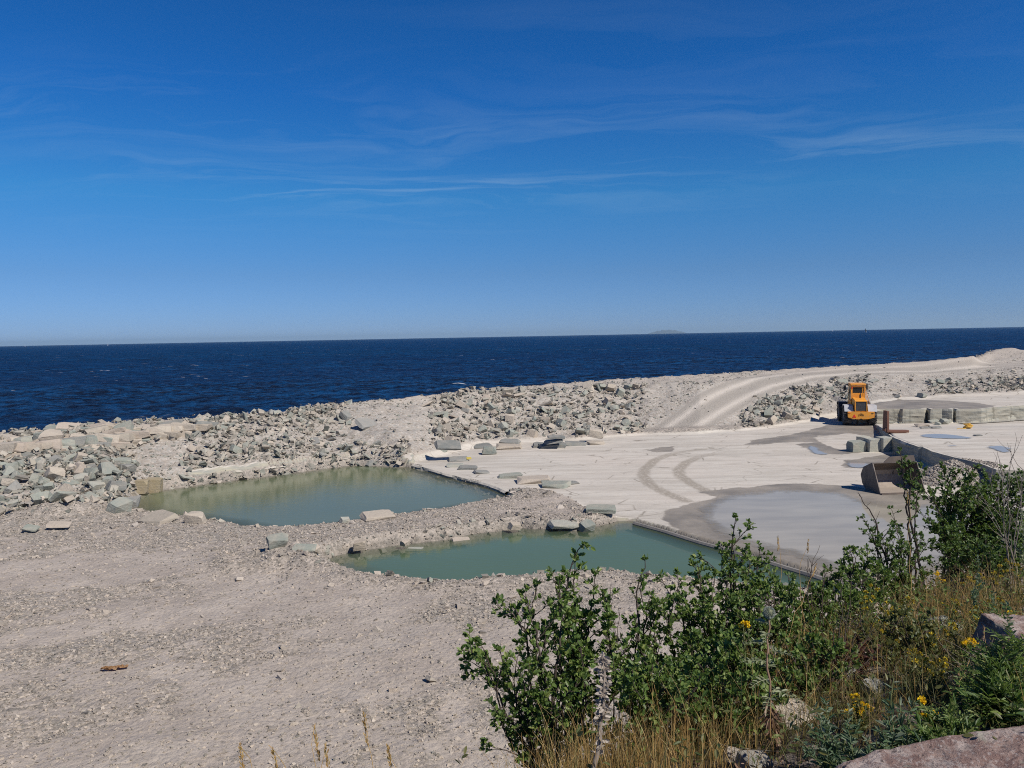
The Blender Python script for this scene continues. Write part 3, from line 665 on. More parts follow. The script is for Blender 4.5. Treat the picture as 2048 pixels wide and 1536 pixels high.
# second course of the stacked wall
rz_ = random.Random(5)
for k in range(17):
    px = -5 + k * 24 + rz_.uniform(-5, 5); x, y = bank_point(px, .80); z = gz(x, y)
    for lv in (0, 1):
        put_rock('slab', rz_.choices(('grey-green', 'beige', 'dark grey'), (1, 5, .5))[0], (x + lv * .3, y + lv * .25, z + .05 + .42 * lv), rz_.uniform(1.25, 1.6), (R(rz_.gauss(0, 4)), R(rz_.gauss(0, 4)), R(rz_.gauss(12, 8))),
                 ("in the stacked wall's lower course", "in the stacked wall's upper course")[lv], px + lv, group="stones of the rubble bank", thick=1.35)
ORD = "first second third fourth fifth sixth seventh eighth ninth tenth eleventh twelfth thirteenth fourteenth fifteenth sixteenth seventeenth eighteenth nineteenth twentieth".split()
by = {}
for o, kind, colour, zone, px in REC: by.setdefault((kind, colour, zone), []).append((px, o))
for (kind, colour, zone), L in by.items():
    L.sort(key=lambda q: q[0]); kd = 'boulder' if kind == 'boulder' else 'slab'
    for i, (px, o) in enumerate(L):
        if len(L) == 1: o['label'] = f"{colour} {'angular boulder' if kd == 'boulder' else 'flat slab'} {zone}"
        elif i == 0: o['label'] = f"leftmost {colour} {kd} {zone}"
        elif i == len(L) - 1: o['label'] = f"rightmost {colour} {kd} {zone}"
        else: o['label'] = f"{ORD[i]} {colour} {kd} from the left {zone}"

# stones with a place of their own on the floor and by the pools: px, py, z, size, kind, colour, tilt, yaw, label
LONE = [
    (896, 893, .9, 1.6, 'slab', 'dark grey', 26, 10, "dark slab lying alone on the gravel slope above the floor"),
    (964, 892, .05, 1.5, 'slab', 'dark grey', 8, 15, "low dark slab behind the square grey block on the floor"),
    (978, 905, .05, 1.15, 'boulder', 'grey-green', 3, 5, "square grey block on the pale floor near the gravel slope"),
    (1020, 886, .05, 1.6, 'slab', 'dark grey', 5, -10, "long dark slab at the back edge of the floor"),
    (1018, 894, .05, 1.7, 'slab', 'beige', 3, 2, "long beige slab lying before the dark slab at the back"),
    (1085, 890, .05, 1.3, 'slab', 'dark grey', 6, 4, "bottom dark slab of the small stone stack"),
    (1104, 892, .05, 1.7, 'slab', 'dark grey', 5, 10, "wide dark slab in front of the small stone stack"),
    (1108, 883, .45, 1.2, 'slab', 'dark grey', 7, -15, "middle slab of the small dark stone stack"),
    (1112, 875, .8, 1.1, 'slab', 'dark grey', 5, 8, "top slab of the small dark stone stack"),
    (1150, 887, .05, 1.4, 'slab', 'dark grey', 6, 5, "dark slab lying just right of the stone stack"),
    (1192, 885, .05, 1.2, 'slab', 'beige', 3, 3, "lower beige slab of the pair below the rubble face"),
    (1190, 872, .4, 1.3, 'boulder', 'beige', 4, 3, "upper beige block of the pair below the rubble face"),
    (918, 920, .0, 1.3, 'slab', 'dark grey', 10, 12, "thin dark slab with a yellow mark on its end"),
    (910, 931, .0, .95, 'slab', 'grey-green', 3, 0, "small flat slab left of the grey slab pair"),
    (938, 936, .0, 1.1, 'slab', 'dark grey', 5, -12, "dark square slab at the right edge of the green pool"),
    (964, 944, .0, .9, 'slab', 'dark grey', 4, 12, "smaller grey slab right of the dark square slab"),
    (1022, 953, .0, 1.3, 'slab', 'grey-green', 5, -8, "flat grey slab alone in the middle of the pale floor edge"),
    (1068, 962, .0, 1.7, 'slab', 'beige', 2, 5, "thin brownish slab lying flat beside the big grey slab"),
    (1110, 970, .05, 1.45, 'slab', 'grey-green', 5, -14, "big thick grey slab standing out on the pale floor"),
    (1143, 966, .0, .75, 'slab', 'dark grey', 10, 25, "small dark slab touching the big grey slab"),
    (1205, 1030, .1, 1.35, 'slab', 'grey-green', 4, -6, "broad grey slab overhanging the far edge of the teal pool"),
    (1128, 1056, -.1, 1.2, 'slab', 'grey-green', 6, 8, "flat grey slab lying in the teal pool by its far bank"),
    (1172, 1058, -.1, .75, 'boulder', 'grey-green', 22, 30, "pointed pale stone rising from the teal pool"),
    (1030, 1055, .05, .6, 'boulder', 'beige', 12, 30, "pale stone on the gravel dam beside the teal pool"),
    (923, 1070, .05, .75, 'slab', 'beige', 15, 20, "tilted pale slab on the dam edge of the teal pool"),
    (830, 1090, .0, .65, 'slab', 'grey-green', 8, -12, "flat grey stone at the water on the left of the dam"),
    (811, 1088, .05, .38, 'boulder', 'beige', 12, 50, "small upright pale stone by the teal pool's left shore"),
    (720, 1094, .1, .6, 'boulder', 'beige', 10, 10, "pale stone at the narrow left corner of the teal pool"),
    (555, 1115, .5, .85, 'boulder', 'grey-green', 25, 30, "grey-green boulder on the gravel left of the teal pool"),
    (610, 1122, .45, .7, 'slab', 'grey-green', 14, 0, "grey slab by the left corner of the teal pool"),
    (628, 1108, .45, .55, 'boulder', 'beige', 20, 60, "pale boulder at the left end of the teal pool"),
    (756, 1042, .15, 1.3, 'slab', 'beige', 10, 25, "long pale slab propped over the near shore of the green pool"),
    (690, 1054, .05, .5, 'boulder', 'grey-green', 15, 40, "pale green stone at the near shore of the green pool"),
    (975, 1006, -.05, .7, 'slab', 'beige', 12, 15, "pale slab in the water at the right tip of the green pool"),
    (948, 1010, -.05, .42, 'boulder', 'beige', 12, 15, "small pointed stone in the right tip of the green pool"),
    (238, 1024, .4, 1.1, 'boulder', 'grey-green', 18, 60, "large grey boulder at the left end of the green pool"),
    (262, 1012, .4, .95, 'boulder', 'dark grey', 20, 10, "dark boulder leaning at the left end of the green pool"),
    (318, 1040, .3, 1.4, 'slab', 'beige', 14, -24, "long beige slab sloping to the near left shore"),
    (338, 1028, .1, .8, 'slab', 'grey-green', 8, -20, "grey slab half in the water at the near left shore"),
    (392, 1046, .25, .95, 'boulder', 'beige', 8, -4, "beige block at the near left shore of the green pool"),
    (118, 1050, .5, .8, 'slab', 'beige', 14, 10, "flat beige slab on gravel below the left pile"),
    (62, 1056, .5, .6, 'slab', 'grey-green', 14, 10, "small grey slab on gravel below the left pile"),
    (735, 885, .6, 1.7, 'slab', 'dark grey', 32, 60, "dark slab leaning upright at the far shore of the green pool"),
    (1844, 850, .25, .95, 'slab', 'beige', 4, 3, "thick beige slab on the raised floor right of the rusty fork"),
    (1851, 860, .7, .75, 'slab', 'dark grey', 3, 0, "left thin dark slab on the raised floor"),
    (1872, 860, .7, .8, 'slab', 'dark grey', 3, 0, "right thin dark slab on the raised floor"),
    (1956, 871, .95, .5, 'slab', 'dark grey', 2, 0, "small dark stone between the puddles on the raised floor"),
    (1868, 842, .25, .75, 'slab', 'grey-green', 16, 15, "grey slab fallen against the cut bench wall"),
    (1890, 845, .2, .8, 'boulder', 'grey-green', 20, 15, "grey boulder at the foot of the cut bench wall"),
    (1876, 848, .15, .55, 'boulder', 'grey-green', 20, 45, "smaller grey stone before the cut bench wall"),
]
for i, (px, py, z, s, kind, colour, tilt, yaw, lab) in enumerate(LONE):
    p = atz(px, py + 2, z); g = gz(p.x, p.y)
    if z < .45 and kind == 'slab' and z <= .1: z = max(g, ZW - .1)
    else: z = max(g, z)
    off = s * (.09 if kind == 'slab' else .22)
    o = put_rock(kind, colour, (p.x, p.y, z + off), s, (R(tilt), R(rnd.gauss(0, 3)), R(yaw)), label=lab, thick=.62 if kind == 'slab' else .9, group="single stones on the quarry floor and shores")
    if 'yellow mark' in lab:
        bm = bmesh.new(); bx(bm, (.5, -.2, .10), (.26, .3, .09), None, .02)
        m, t = material("yellow_paint"); t.surface((.50, .40, .08), .8); k = obj("paint_mark", bm, m, o)
for px, py, s, lab in ((284, 968, .85, "left of two ochre blocks on the rim of the green pool"), (308, 964, .95, "right of two ochre blocks on the rim of the green pool")):
    p = atz(px, py, .45); me = rock_mesh("stone_block", px, s * .9, s * .7, s * .95, .10); me.materials.append(M_YELLOW_ROCK)
    o = bpy.data.objects.new("stone_block", me); C.objects.link(o); o.location = (p.x, p.y, gz(p.x, p.y) + s * .42); o.rotation_euler = (0, R(4), R(10)); tag(o, lab, "stone block", "ochre blocks by the green pool")
for px, py, sx_, sz_, yaw, lab in ((1718, 904, 1.15, .78, 12, "low greenish block, leftmost of the four quarry blocks"), (1733, 895, .8, .85, 25, "block standing behind the other three quarry blocks"),
                                   (1750, 904, .86, 1.0, 5, "block between the low block and the tall squared block"), (1774, 904, .88, 1.08, 14, "tall squared block beside the raised floor's wall")):
    p = atz(px, py, 0); me = rock_mesh("stone_block", 40 + px, sx_, .85, sz_, .13); me.materials.append(M_GREEN if px == 1718 else M_BLOCK)
    o = bpy.data.objects.new("stone_block", me); C.objects.link(o); o.location = (p.x, p.y + .4, gz(p.x, p.y) + sz_ * .44); o.rotation_euler = (R(2), R(-2), R(yaw)); tag(o, lab, "stone block", "four quarry blocks on the floor")

def scatter(name, X, Y, Z, size, flat, mat, seed, kind='stuff', tilt=.5, lift=0.0):
    """many small broken stones as one object: jittered, sheared boxes"""
    r = np.random.default_rng(seed); n = len(X)
    box = np.array([(-1, -1, -1), (1, -1, -1), (1, 1, -1), (-1, 1, -1), (-1, -1, 1), (1, -1, 1), (1, 1, 1), (-1, 1, 1)], float)
    v = np.repeat(box[None], n, 0) * (1 - r.random((n, 8, 3)) * np.array([.62, .62, .5]))
    knock = r.integers(0, 8, n); v[np.arange(n), knock] *= .35
    v *= np.stack([size * .5, size * .5 * r.uniform(.55, 1, n), size * .5 * flat * r.uniform(.6, 1.3, n)], 1)[:, None]
    a, b, c = r.normal(0, tilt, n), r.normal(0, tilt, n), r.uniform(0, 6.28, n)
    def rot(v, i, j, ang):
        ca, sa = np.cos(ang)[:, None], np.sin(ang)[:, None]; p, q = v[:, :, i].copy(), v[:, :, j].copy()
        v[:, :, i] = p * ca - q * sa; v[:, :, j] = p * sa + q * ca
    rot(v, 1, 2, a); rot(v, 0, 2, b); rot(v, 0, 1, c)
    v += np.stack([X, Y, Z + size * flat * .12 + lift * r.random(n) ** 2], 1)[:, None]
    f = np.array([(0, 3, 2, 1), (4, 5, 6, 7), (0, 1, 5, 4), (1, 2, 6, 5), (2, 3, 7, 6), (3, 0, 4, 7)])
    q = (np.arange(n) * 8)[:, None, None] + f[None]
    return tag(quads(name, v.reshape(-1, 3), q.reshape(-1, 4), mat), kind=kind)
# rubble of the bank: density follows the piles, sparse on plain gravel and on the road
n = 150000; r = np.random.default_rng(11)
pxs = r.uniform(-60, 2100, n); tt = r.uniform(-.04, 1.75, n)
p0 = np.array([(-60, atz(-60, 900, 0)), (2100, atz(2100, 900, 0))], dtype=object)
ua, ub = p0[0][1].x / p0[0][1].y, p0[1][1].x / p0[1][1].y; U = ua + (ub - ua) * (pxs + 60) / 2160
YF, YI, YO = (np.interp(U, c[0], c[1]) for c in (cF, cI, cO))
Y = np.where(tt < 1, YF + (YI - YF) * tt, YI + (YO - YI) * (tt - 1) / .75); X = U * Y
dens = .20 + .30 * smooth(-.2, .25, fbm(X, Y, .35, 4, 133))
for a, b, t0, t1, k in ((-60, 275, 0, .75, .95), (-60, 430, .7, 1.75, .75), (350, 710, .05, 1.75, .62), (560, 830, 0, .3, .7), (850, 1300, 0, 1.02, .82), (1470, 1650, 0, .7, .8), (1640, 1760, .3, 1, .54), (1830, 2100, 0, .6, .54)):
    dens = np.maximum(dens, k * (smooth(a - 15, a + 25, pxs) * smooth(b + 15, b - 25, pxs)) * (tt > t0) * (tt < t1))
zone = dens > .52; dens = np.where(zone, .30 + (dens - .30) * smooth(-.22, .25, fbm(X, Y, .28, 4, 131)), dens)
dens *= np.where(pdist(RAMP, X, Y) < 2.2, .06, 1) * np.where(tt > 1.2, .45, 1)
area = (YO - YF) / 30.0; keep = r.random(n) < dens * np.clip(area, .3, 1) * np.where(zone, .80, .70)
X, Y, dk = X[keep], Y[keep], zone[keep]; Z, at, _b = ground(X, Y, True); k = at['lime'] < .4; X, Y, dk, Z = X[k], Y[k], dk[k], Z[k]
size = (.08 + .56 * r.random(len(X)) ** 3.6) * np.where(dk, 1.15, .55)
tag(scatter("rubble", X, Y, Z, size, .34, M_MIXED, 12, tilt=.5, lift=.26 * dk), "broken beige and grey-green stones covering the bank", "rubble")
# gravel on the ground, dam and heap
n = 340000; Y = 11 + 36 * r.random(n) ** 1.5; X = (r.random(n) * 2 - 1) * (Y * .72 + 2); hh, at, bk = ground(X, Y, True)
cov = .20 + .80 * at['cov']; keep = (at['lime'] < .3) & (~bk) & (hh > ZW - .05) & (hill(X, Y) < hh) & (r.random(n) < cov * .72)
X, Y, Z = X[keep], Y[keep], hh[keep]; size = (.026 + .085 * r.random(len(X)) ** 2.2 + .20 * (r.random(len(X)) > .9972)) * (.75 + .018 * Y)
tag(scatter("gravel", X, Y, Z, size, .45, M_PEB, 13, tilt=.35), "small broken stones strewn over the gravel ground", "gravel")
n = 2600; a = r.random(n) * 6.28; q = np.sqrt(r.random(n)); X, Y = PILE.x + 2.3 * q * np.cos(a), PILE.y + 1.9 * q * np.sin(a)
tag(scatter("gravel", X, Y, ground(X, Y), .05 + .13 * r.random(n) ** 2, .6, M_PEB, 14), "small stones heaped in front of the raised floor", "gravel")
# stones along the pool shores
for i, P in enumerate((POOL1, POOL2)):
    L = []
    for k in range(len(P)):
        a, b = P[k - 1], P[k]; m = int(np.hypot(*(b - a)) * 18)
        for j in range(m): L.append(a + (b - a) * r.random() + r.normal(0, .35, 2))
    L = np.array(L); hh, at, bk = ground(L[:, 0], L[:, 1], True); keep = (hh > ZW - .35) & (at['lime'] < .2)
    tag(scatter("rubble", L[keep, 0], L[keep, 1], hh[keep], .06 + .34 * r.random(keep.sum()) ** 3.2, .5, M_MIXED, 15 + i), "broken stones along the shore of the %s pool" % ("green", "teal")[i], "rubble")
# stones on the planted bank
n = 5000; X, Y = r.uniform(-2, 11, n), r.uniform(1, 13, n); k = r.random(n) < .5 + fbm(X, Y, .8, 3, 17); X, Y = X[k], Y[k]
tag(scatter("gravel", X, Y, np.maximum(hill(X, Y), ground(X, Y)), .02 + .10 * r.random(len(X)) ** 3, .6, M_PEB, 19), "loose stones in the soil of the planted bank", "gravel")
HAZE = 2.6e-5
# ------------------------------------------------------------------ paints and metals
def paint(name, col, rough=.45, dirt=(.30, .26, .21), amount=.35, metal=0.0, spec=.5, sc=3.0):
    m, t = material(name); P = t.n('ShaderNodeTexCoord').outputs['Object']
    c = t.mix(t.math('MULTIPLY', t.rng(t.noise(P, sc, 6, .68), .45, .68), amount), col, dirt)
    c = t.mix(t.rng(t.noise(P, sc * 5, 5, .7), .6, .72, 0, amount * .8), c, tuple(x * .5 for x in col))
    t.surface(c, t.rng(t.noise(P, sc * 2, 3), .3, .7, rough * .8, min(1, rough * 1.3)), t.bump(t.noise(P, 18, 4), .12, .02), spec, metal); return m
M_ORANGE = paint("orange_paint", (.80, .33, .03), .48, (.42, .25, .11), .55)
M_BLACK = paint("black_steel", (.022, .022, .024), .55, (.10, .09, .08), .3)
M_GREYP = paint("grey_fender_paint", (.42, .43, .44), .5, (.35, .31, .26), .4)
M_RUBBER = paint("tyre_rubber", (.025, .025, .026), .85, (.20, .18, .155), .65)
M_RIM = paint("rim_paint", (.30, .28, .25), .6, (.2, .17, .13), .5)
M_STEEL = paint("worn_bucket_steel", (.115, .095, .082), .62, (.20, .15, .115), .5, .1, .4, 1.6)
M_MUDDY = paint("muddy_bucket_floor", (.34, .29, .24), .8, (.22, .18, .15), .5, 0, .3, 2.0)
M_RUST = paint("rusty_steel", (.17, .085, .06), .85, (.24, .13, .09), .6, 0, .2, 3.0)
M_GLASS, t = material("cab_glass"); t.surface((.015, .018, .02), .06, None, .5, alpha=.72)
M_REFLECT, t = material("red_reflector"); t.surface((.75, .04, .03), .4)
M_LAMP, t = material("amber_lens"); t.surface((.8, .25, .05), .3)
M_LETTER, t = material("dark_lettering"); t.surface((.14, .075, .02), .6)
M_WHITE, t = material("white_paint"); t.surface((.8, .8, .8), .5)

# ------------------------------------------------------------------ wheel loader
lp = atz(1722, 851.5, .04)
L = empty("wheel_loader", (lp.x, lp.y, gz(lp.x + .5, lp.y + 1)), R(-15.7))
tag(L, "orange wheel loader without bucket, parked with its rear to the camera", "wheel loader")
bm = bmesh.new(); prism(bm, [(-1.09, 1.29), (1.09, 1.29), (1.09, .76), (.62, .62), (.12, .59), (.10, .70), (-.10, .70), (-.12, .59), (-.62, .62), (-1.09, .76)], 0, .6, 1)
bmesh.ops.bevel(bm, geom=list(bm.edges), offset=.03, segments=2, affect='EDGES')
cw = obj("counterweight", bm, M_ORANGE, L)
tc = bpy.data.curves.new("lettering", 'FONT'); tc.body = "LJUNGBY"; tc.size = .19; tc.align_x = 'CENTER'; tc.extrude = .004; tc.offset = .004
to = bpy.data.objects.new("tmp", tc); C.objects.link(to); bpy.context.view_layer.update()
me = bpy.data.meshes.new_from_object(to.evaluated_get(bpy.context.evaluated_depsgraph_get())); bpy.data.objects.remove(to)
me.materials.clear(); me.materials.append(M_LETTER); lt = bpy.data.objects.new("lettering", me); C.objects.link(lt); lt.parent = cw
lt.location = (0, -.006, .90); lt.rotation_euler = (R(90), 0, 0); lt.scale = (.62, .9, 1)
bm = bmesh.new()
for s in (-1, 1): prism(bm, [(0, 1.14), (s * .20, 1.05), (s * .20, 1.02), (0, 1.10)], -.008, .0, 1)
prism(bm, [(-.09, 1.035), (.09, 1.035), (0, 1.085)], -.008, .0, 1)
obj("emblem", bm, M_LETTER, cw)
bm = bmesh.new(); prism(bm, [(-.70, .77), (-.40, .77), (-.55, 1.05)], -.02, -.002, 1); obj("warning_triangle", bm, M_REFLECT, cw)
for s in (-1, 1):
    bm = bmesh.new(); bx(bm, (s * .93, -.015, 1.16), (.17, .03, .08), None, .008); obj("tail_light", bm, M_LAMP if s < 0 else M_LETTER, cw)
bm = bmesh.new(); prism(bm, [(.12, 1.292), (.12, 2.20), (.28, 2.30), (1.72, 2.42), (1.72, 1.292)], -.52, .52, 0); bmesh.ops.bevel(bm, geom=list(bm.edges), offset=.035, segments=2, affect='EDGES')
hd = obj("hood", bm, M_ORANGE, L)
bm = bmesh.new()
bx(bm, (0, .108, 1.75), (.86, .06, .80)); g = obj("grille", bm, M_BLACK, hd)
bm = bmesh.new()
for k in range(9): bx(bm, (0, .068, 1.40 + .088 * k), (.84, .02, .022), Euler((R(30), 0, 0)))
obj("slats", bm, paint("grille_slat", (.12, .12, .125), .5), hd)
bm = bmesh.new(); bx(bm, (-.47, .07, 1.76), (.07, .1, .92), None, .01); bx(bm, (.47, .07, 1.76), (.07, .1, .92), None, .01); bx(bm, (0, .07, 2.19), (.86, .1, .07), None, .01)
obj("grille_frame", bm, M_ORANGE, hd)
bm = bmesh.new(); rod(bm, (.12, 1.35, 2.36), (.12, 1.35, 2.68), .075, 14); rod(bm, (.12, 1.35, 2.68), (.12, 1.25, 2.80), .05, 12); obj("exhaust", bm, M_BLACK, L)
bm = bmesh.new(); bx(bm, (0, 1.5, .95), (.86, 1.9, .68), None, .03); bx(bm, (0, 1.0, .85), (1.5, .34, .34), None, .03); bx(bm, (0, 2.6, .9), (.5, .8, .5), None, .03)
bx(bm, (0, 4.2, .98), (.8, 1.9, .7), None, .03); bx(bm, (0, 4.3, .85), (1.5, .34, .34), None, .03); obj("chassis", bm, M_BLACK, L)
# cab
bm = bmesh.new()
for x in (-.56, .56):
    for y in (1.80, 3.15): bx(bm, (x, y, 2.42), (.09, .09, 2.16), None, .01)
bx(bm, (0, 1.80, 2.55), (1.03, .05, .50), None, .01); bx(bm, (0, 1.80, 1.9), (1.03, .06, .8)); bx(bm, (0, 1.80, 3.40), (1.03, .07, .14), None, .01); bx(bm, (.40, 1.80, 2.95), (.06, .05, .8)); bx(bm, (-.49, 1.80, 3.05), (.06, .05, .56))
for x in (-.58, .58): bx(bm, (x, 2.47, 1.75), (.05, 1.26, .75), None, .01); bx(bm, (x, 2.47, 3.42), (.06, 1.26, .10), None, .01)
bx(bm, (0, 3.17, 1.9), (1.03, .05, .9), None, .01)
cb = obj("cab", bm, M_ORANGE, L)
bm = bmesh.new(); bx(bm, (0, 2.45, 3.57), (1.30, 1.62, .16), None, .04); obj("roof", bm, M_ORANGE, cb)
for nm, c, s in (("window", (-.04, 1.80, 3.06), (.80, .015, .52)), ("window", (0, 3.17, 2.85), (1.03, .015, 1.0)), ("window", (-.58, 2.47, 2.76), (.015, 1.24, 1.2)), ("window", (.58, 2.47, 2.76), (.015, 1.24, 1.2))):
    bm = bmesh.new(); bx(bm, c, s); obj(nm, bm, M_GLASS, cb)
bm = bmesh.new(); bx(bm, (0, 2.45, 2.15), (.5, .5, .15), None, .05); bx(bm, (0, 2.2, 2.65), (.48, .13, .95), None, .05); obj("seat", bm, M_BLACK, cb)
bm = bmesh.new(); bx(bm, (-.50, 1.74, 3.27), (.10, .08, .12), None, .02); obj("work_lamp", bm, M_REFLECT, cb)
for a, b, c in (((-.62, 3.1, 3.45), (-.95, 2.95, 3.50), (-.95, 2.95, 3.2)), ((-.75, 3.6, 2.0), (-1.12, 3.4, 2.35), (-1.12, 3.4, 2.25)), ((.62, 3.1, 3.45), (.9, 2.98, 3.48), (.9, 2.98, 3.28))):
    bm = bmesh.new(); rod(bm, a, b, .018); bx(bm, c, (.20, .07, .42 if c[2] > 3 else .2), None, .02); obj("mirror", bm, M_BLACK, cb)
for s in (-1, 1):
    bm = bmesh.new(); rod(bm, (s * .66, 1.9, 3.2), (s * .70, 1.9, 2.2), .022); rod(bm, (s * .70, 1.9, 2.9), (s * 1.02, 2.2, 1.85), .02); rod(bm, (s * .62, 1.9, 3.2), (s * .67, 1.9, 3.2), .02); obj("handrail", bm, M_ORANGE if s > 0 else M_BLACK, cb)
bm = bmesh.new()
for z in (.6, .95, 1.3, 1.65): bx(bm, (-.85, 2.55, z), (.34, .5, .05), None, .01)
bx(bm, (-.70, 2.3, 1.1), (.04, .05, 1.2)); bx(bm, (-.70, 2.8, 1.1), (.04, .05, 1.2)); bx(bm, (-.55, 2.5, 1.3), (.3, 1.0, .7), None, .02); bx(bm, (.62, 2.5, 1.3), (.4, 1.0, .7), None, .02); obj("steps", bm, M_BLACK, L)
def fender(x0, x1, y, mat):
    bm = bmesh.new(); o = [(y - .86, 1.28), (y - .82, 1.36), (y - .56, 1.76), (y - .40, 1.82), (y + .45, 1.82), (y + .85, 1.5), (y + .78, 1.48), (y + .42, 1.76), (y - .38, 1.76), (y - .52, 1.70), (y - .76, 1.30)]
    prism(bm, o, x0, x1, 0); obj("fender", bm, mat, L)
fender(.60, 1.33, 1.0, M_GREYP); fender(-1.33, -.60, 1.0, M_GREYP); fender(.60, 1.36, 4.3, M_BLACK); fender(-1.36, -.60, 4.3, M_BLACK)
def wheel(x, y):
    s = 1 if x > 0 else -1; Rw, hw = .85, .31
    bm = bmesh.new(); lathe(bm, [(-hw * .8, .45), (-hw, .55), (-hw, .70), (-hw * .86, .80), (-hw * .5, .825), (hw * .5, .825), (hw * .86, .80), (hw, .70), (hw, .55), (hw * .8, .45)], 40)
    for k in range(22):
        for sd in (-1, 1):
            a = 2 * math.pi * (k + (.5 if sd > 0 else 0)) / 22
            bx(bm, (sd * .155, .825 * math.cos(a), .825 * math.sin(a)), (.31, .085, .085), Euler((a, 0, 0)).to_matrix().to_4x4().to_euler() if False else Euler((a, 0, sd * .0)))
    wv_ = obj("wheel", bm, M_RUBBER, L); wv_.location = (x, y, .85)
    bm = bmesh.new(); lathe(bm, [(s * hw * .8, .46), (s * hw * .55, .40), (s * hw * .35, .28), (s * hw * .35, .16), (s * hw * .75, .15), (s * hw * .75, .001)], 28); rm = obj("rim", bm, M_RIM, wv_)
for x in (-1.03, 1.03):
    for y in (1.0, 4.3): wheel(x, y)
for s in (-1, 1):
    bm = bmesh.new(); prism(bm, [(3.5, 1.75), (3.7, 2.15), (4.6, 1.85), (5.6, 1.0), (6.0, .55), (5.75, .42), (5.3, .85), (4.5, 1.5)], s * .42 - .06, s * .42 + .06, 0); obj("lift_arm", bm, M_ORANGE, L)
bm = bmesh.new(); rod(bm, (0, 3.6, 1.9), (0, 4.9, 1.95), .09); rod(bm, (0, 4.9, 1.95), (0, 5.5, 1.5), .045); obj("tilt_cylinder", bm, M_BLACK, L)
bm = bmesh.new(); bx(bm, (0, 5.95, .62), (1.1, .16, .7), None, .02); obj("coupler", bm, M_BLACK, L)

# ------------------------------------------------------------------ bucket lying on the floor
bl = atz(1761, 989, .0); br = atz(1852, 988, .0); wB_ = 2.45
K = empty("loader_bucket", (bl.x, bl.y, gz(bl.x, bl.y + .8) + .012), R(4)); K.scale = (1, 1.0, 1.13); tag(K, "big dark steel loader bucket standing on the floor by the grey puddle", "loader bucket")
side = [(0, 0), (1.45, .0), (1.80, .22), (1.98, .62), (1.72, 1.02), (.86, 1.34), (.78, 1.30)]
for x0 in (0, wB_ - .045):
    bm = bmesh.new(); prism(bm, side, x0, x0 + .045, 0); obj("side_plate", bm, M_STEEL, K)
def shell(pts, th, x0, x1, name, mat):
    bm = bmesh.new(); n = len(pts); inn = []
    for i, (y, z) in enumerate(pts):
        a = pts[max(0, i - 1)]; b = pts[min(n - 1, i + 1)]; d = Vector((b[0] - a[0], b[1] - a[1])).normalized(); inn.append((y - d.y * th, z + d.x * th))
    prism(bm, list(pts) + inn[::-1], x0, x1, 0); return obj(name, bm, mat, K, False)
shell([(0.0, .012), (.7, .02), (1.3, .035), (1.58, .14)], .035, .046, wB_ - .046, "floor_plate", M_MUDDY)
shell([(1.585, .142), (1.78, .32), (1.90, .62), (1.82, .85)], .035, .046, wB_ - .046, "back_plate", M_MUDDY)
shell([(1.82, .853), (1.66, 1.02), (1.25, 1.20), (.82, 1.34)], .035, .046, wB_ - .046, "top_plate", M_STEEL)
bm = bmesh.new(); prism(bm, [(.62, 1.345), (.95, 1.60), (2.25, 1.64), (2.35, 1.35)], .80, .85, 1); obj("spill_guard", bm, M_STEEL, K)
bm = bmesh.new(); bx(bm, (wB_ / 2, -.03, .025), (wB_, .22, .05), None, .006); obj("cutting_edge", bm, M_STEEL, K)
for x in (.7, 1.7):
    bm = bmesh.new(); prism(bm, [(1.9, .35), (2.25, .5), (2.2, .95), (1.75, 1.05)], x, x + .06, 0); obj("mounting_ear", bm, M_STEEL, K)

# ------------------------------------------------------------------ rusty fork attachment
fp = atz(1776, 867, 1.0); FK = empty("fork_attachment", (fp.x, fp.y, gz(fp.x + .6, fp.y + .5) + .10), R(-6)); tag(FK, "rusty L-shaped fork attachment standing on the raised floor's corner", "fork attachment")
bm = bmesh.new(); prism(bm, [(0, 0), (.95, 0), (.80, 1.5), (.08, 1.5)], -.05, .0, 0)
bk = obj("back_plate", bm, M_RUST, FK)
for k in range(5):
    bm = bmesh.new(); bx(bm, (.05, .46, .45 + .255 * k), (.12, .84 - .10 * k / 4, .05), None, .008); obj("rib", bm, M_RUST, bk)
for y in (.07, .86):
    bm = bmesh.new(); bx(bm, (.04, y, .72), (.10, .06, 1.5), Euler((R(3 if y > .5 else -3), 0, 0)), .008); obj("upright", bm, M_RUST, bk)
bm = bmesh.new(); prism(bm, [(0, 0), (1.3, .04), (1.62, .45), (1.5, .80), (0, .95)], 0, .07, 2); bx(bm, (.8, .05, .01), (1.3, .05, .12)); obj("fork_plate", bm, M_RUST, FK)
bm = bmesh.new(); rod(bm, (-.10, .05, .15), (-.10, .35, .15), .12, 14); bx(bm, (.35, .45, -.06), (.5, .7, .12)); obj("hinge", bm, M_RUST, FK)

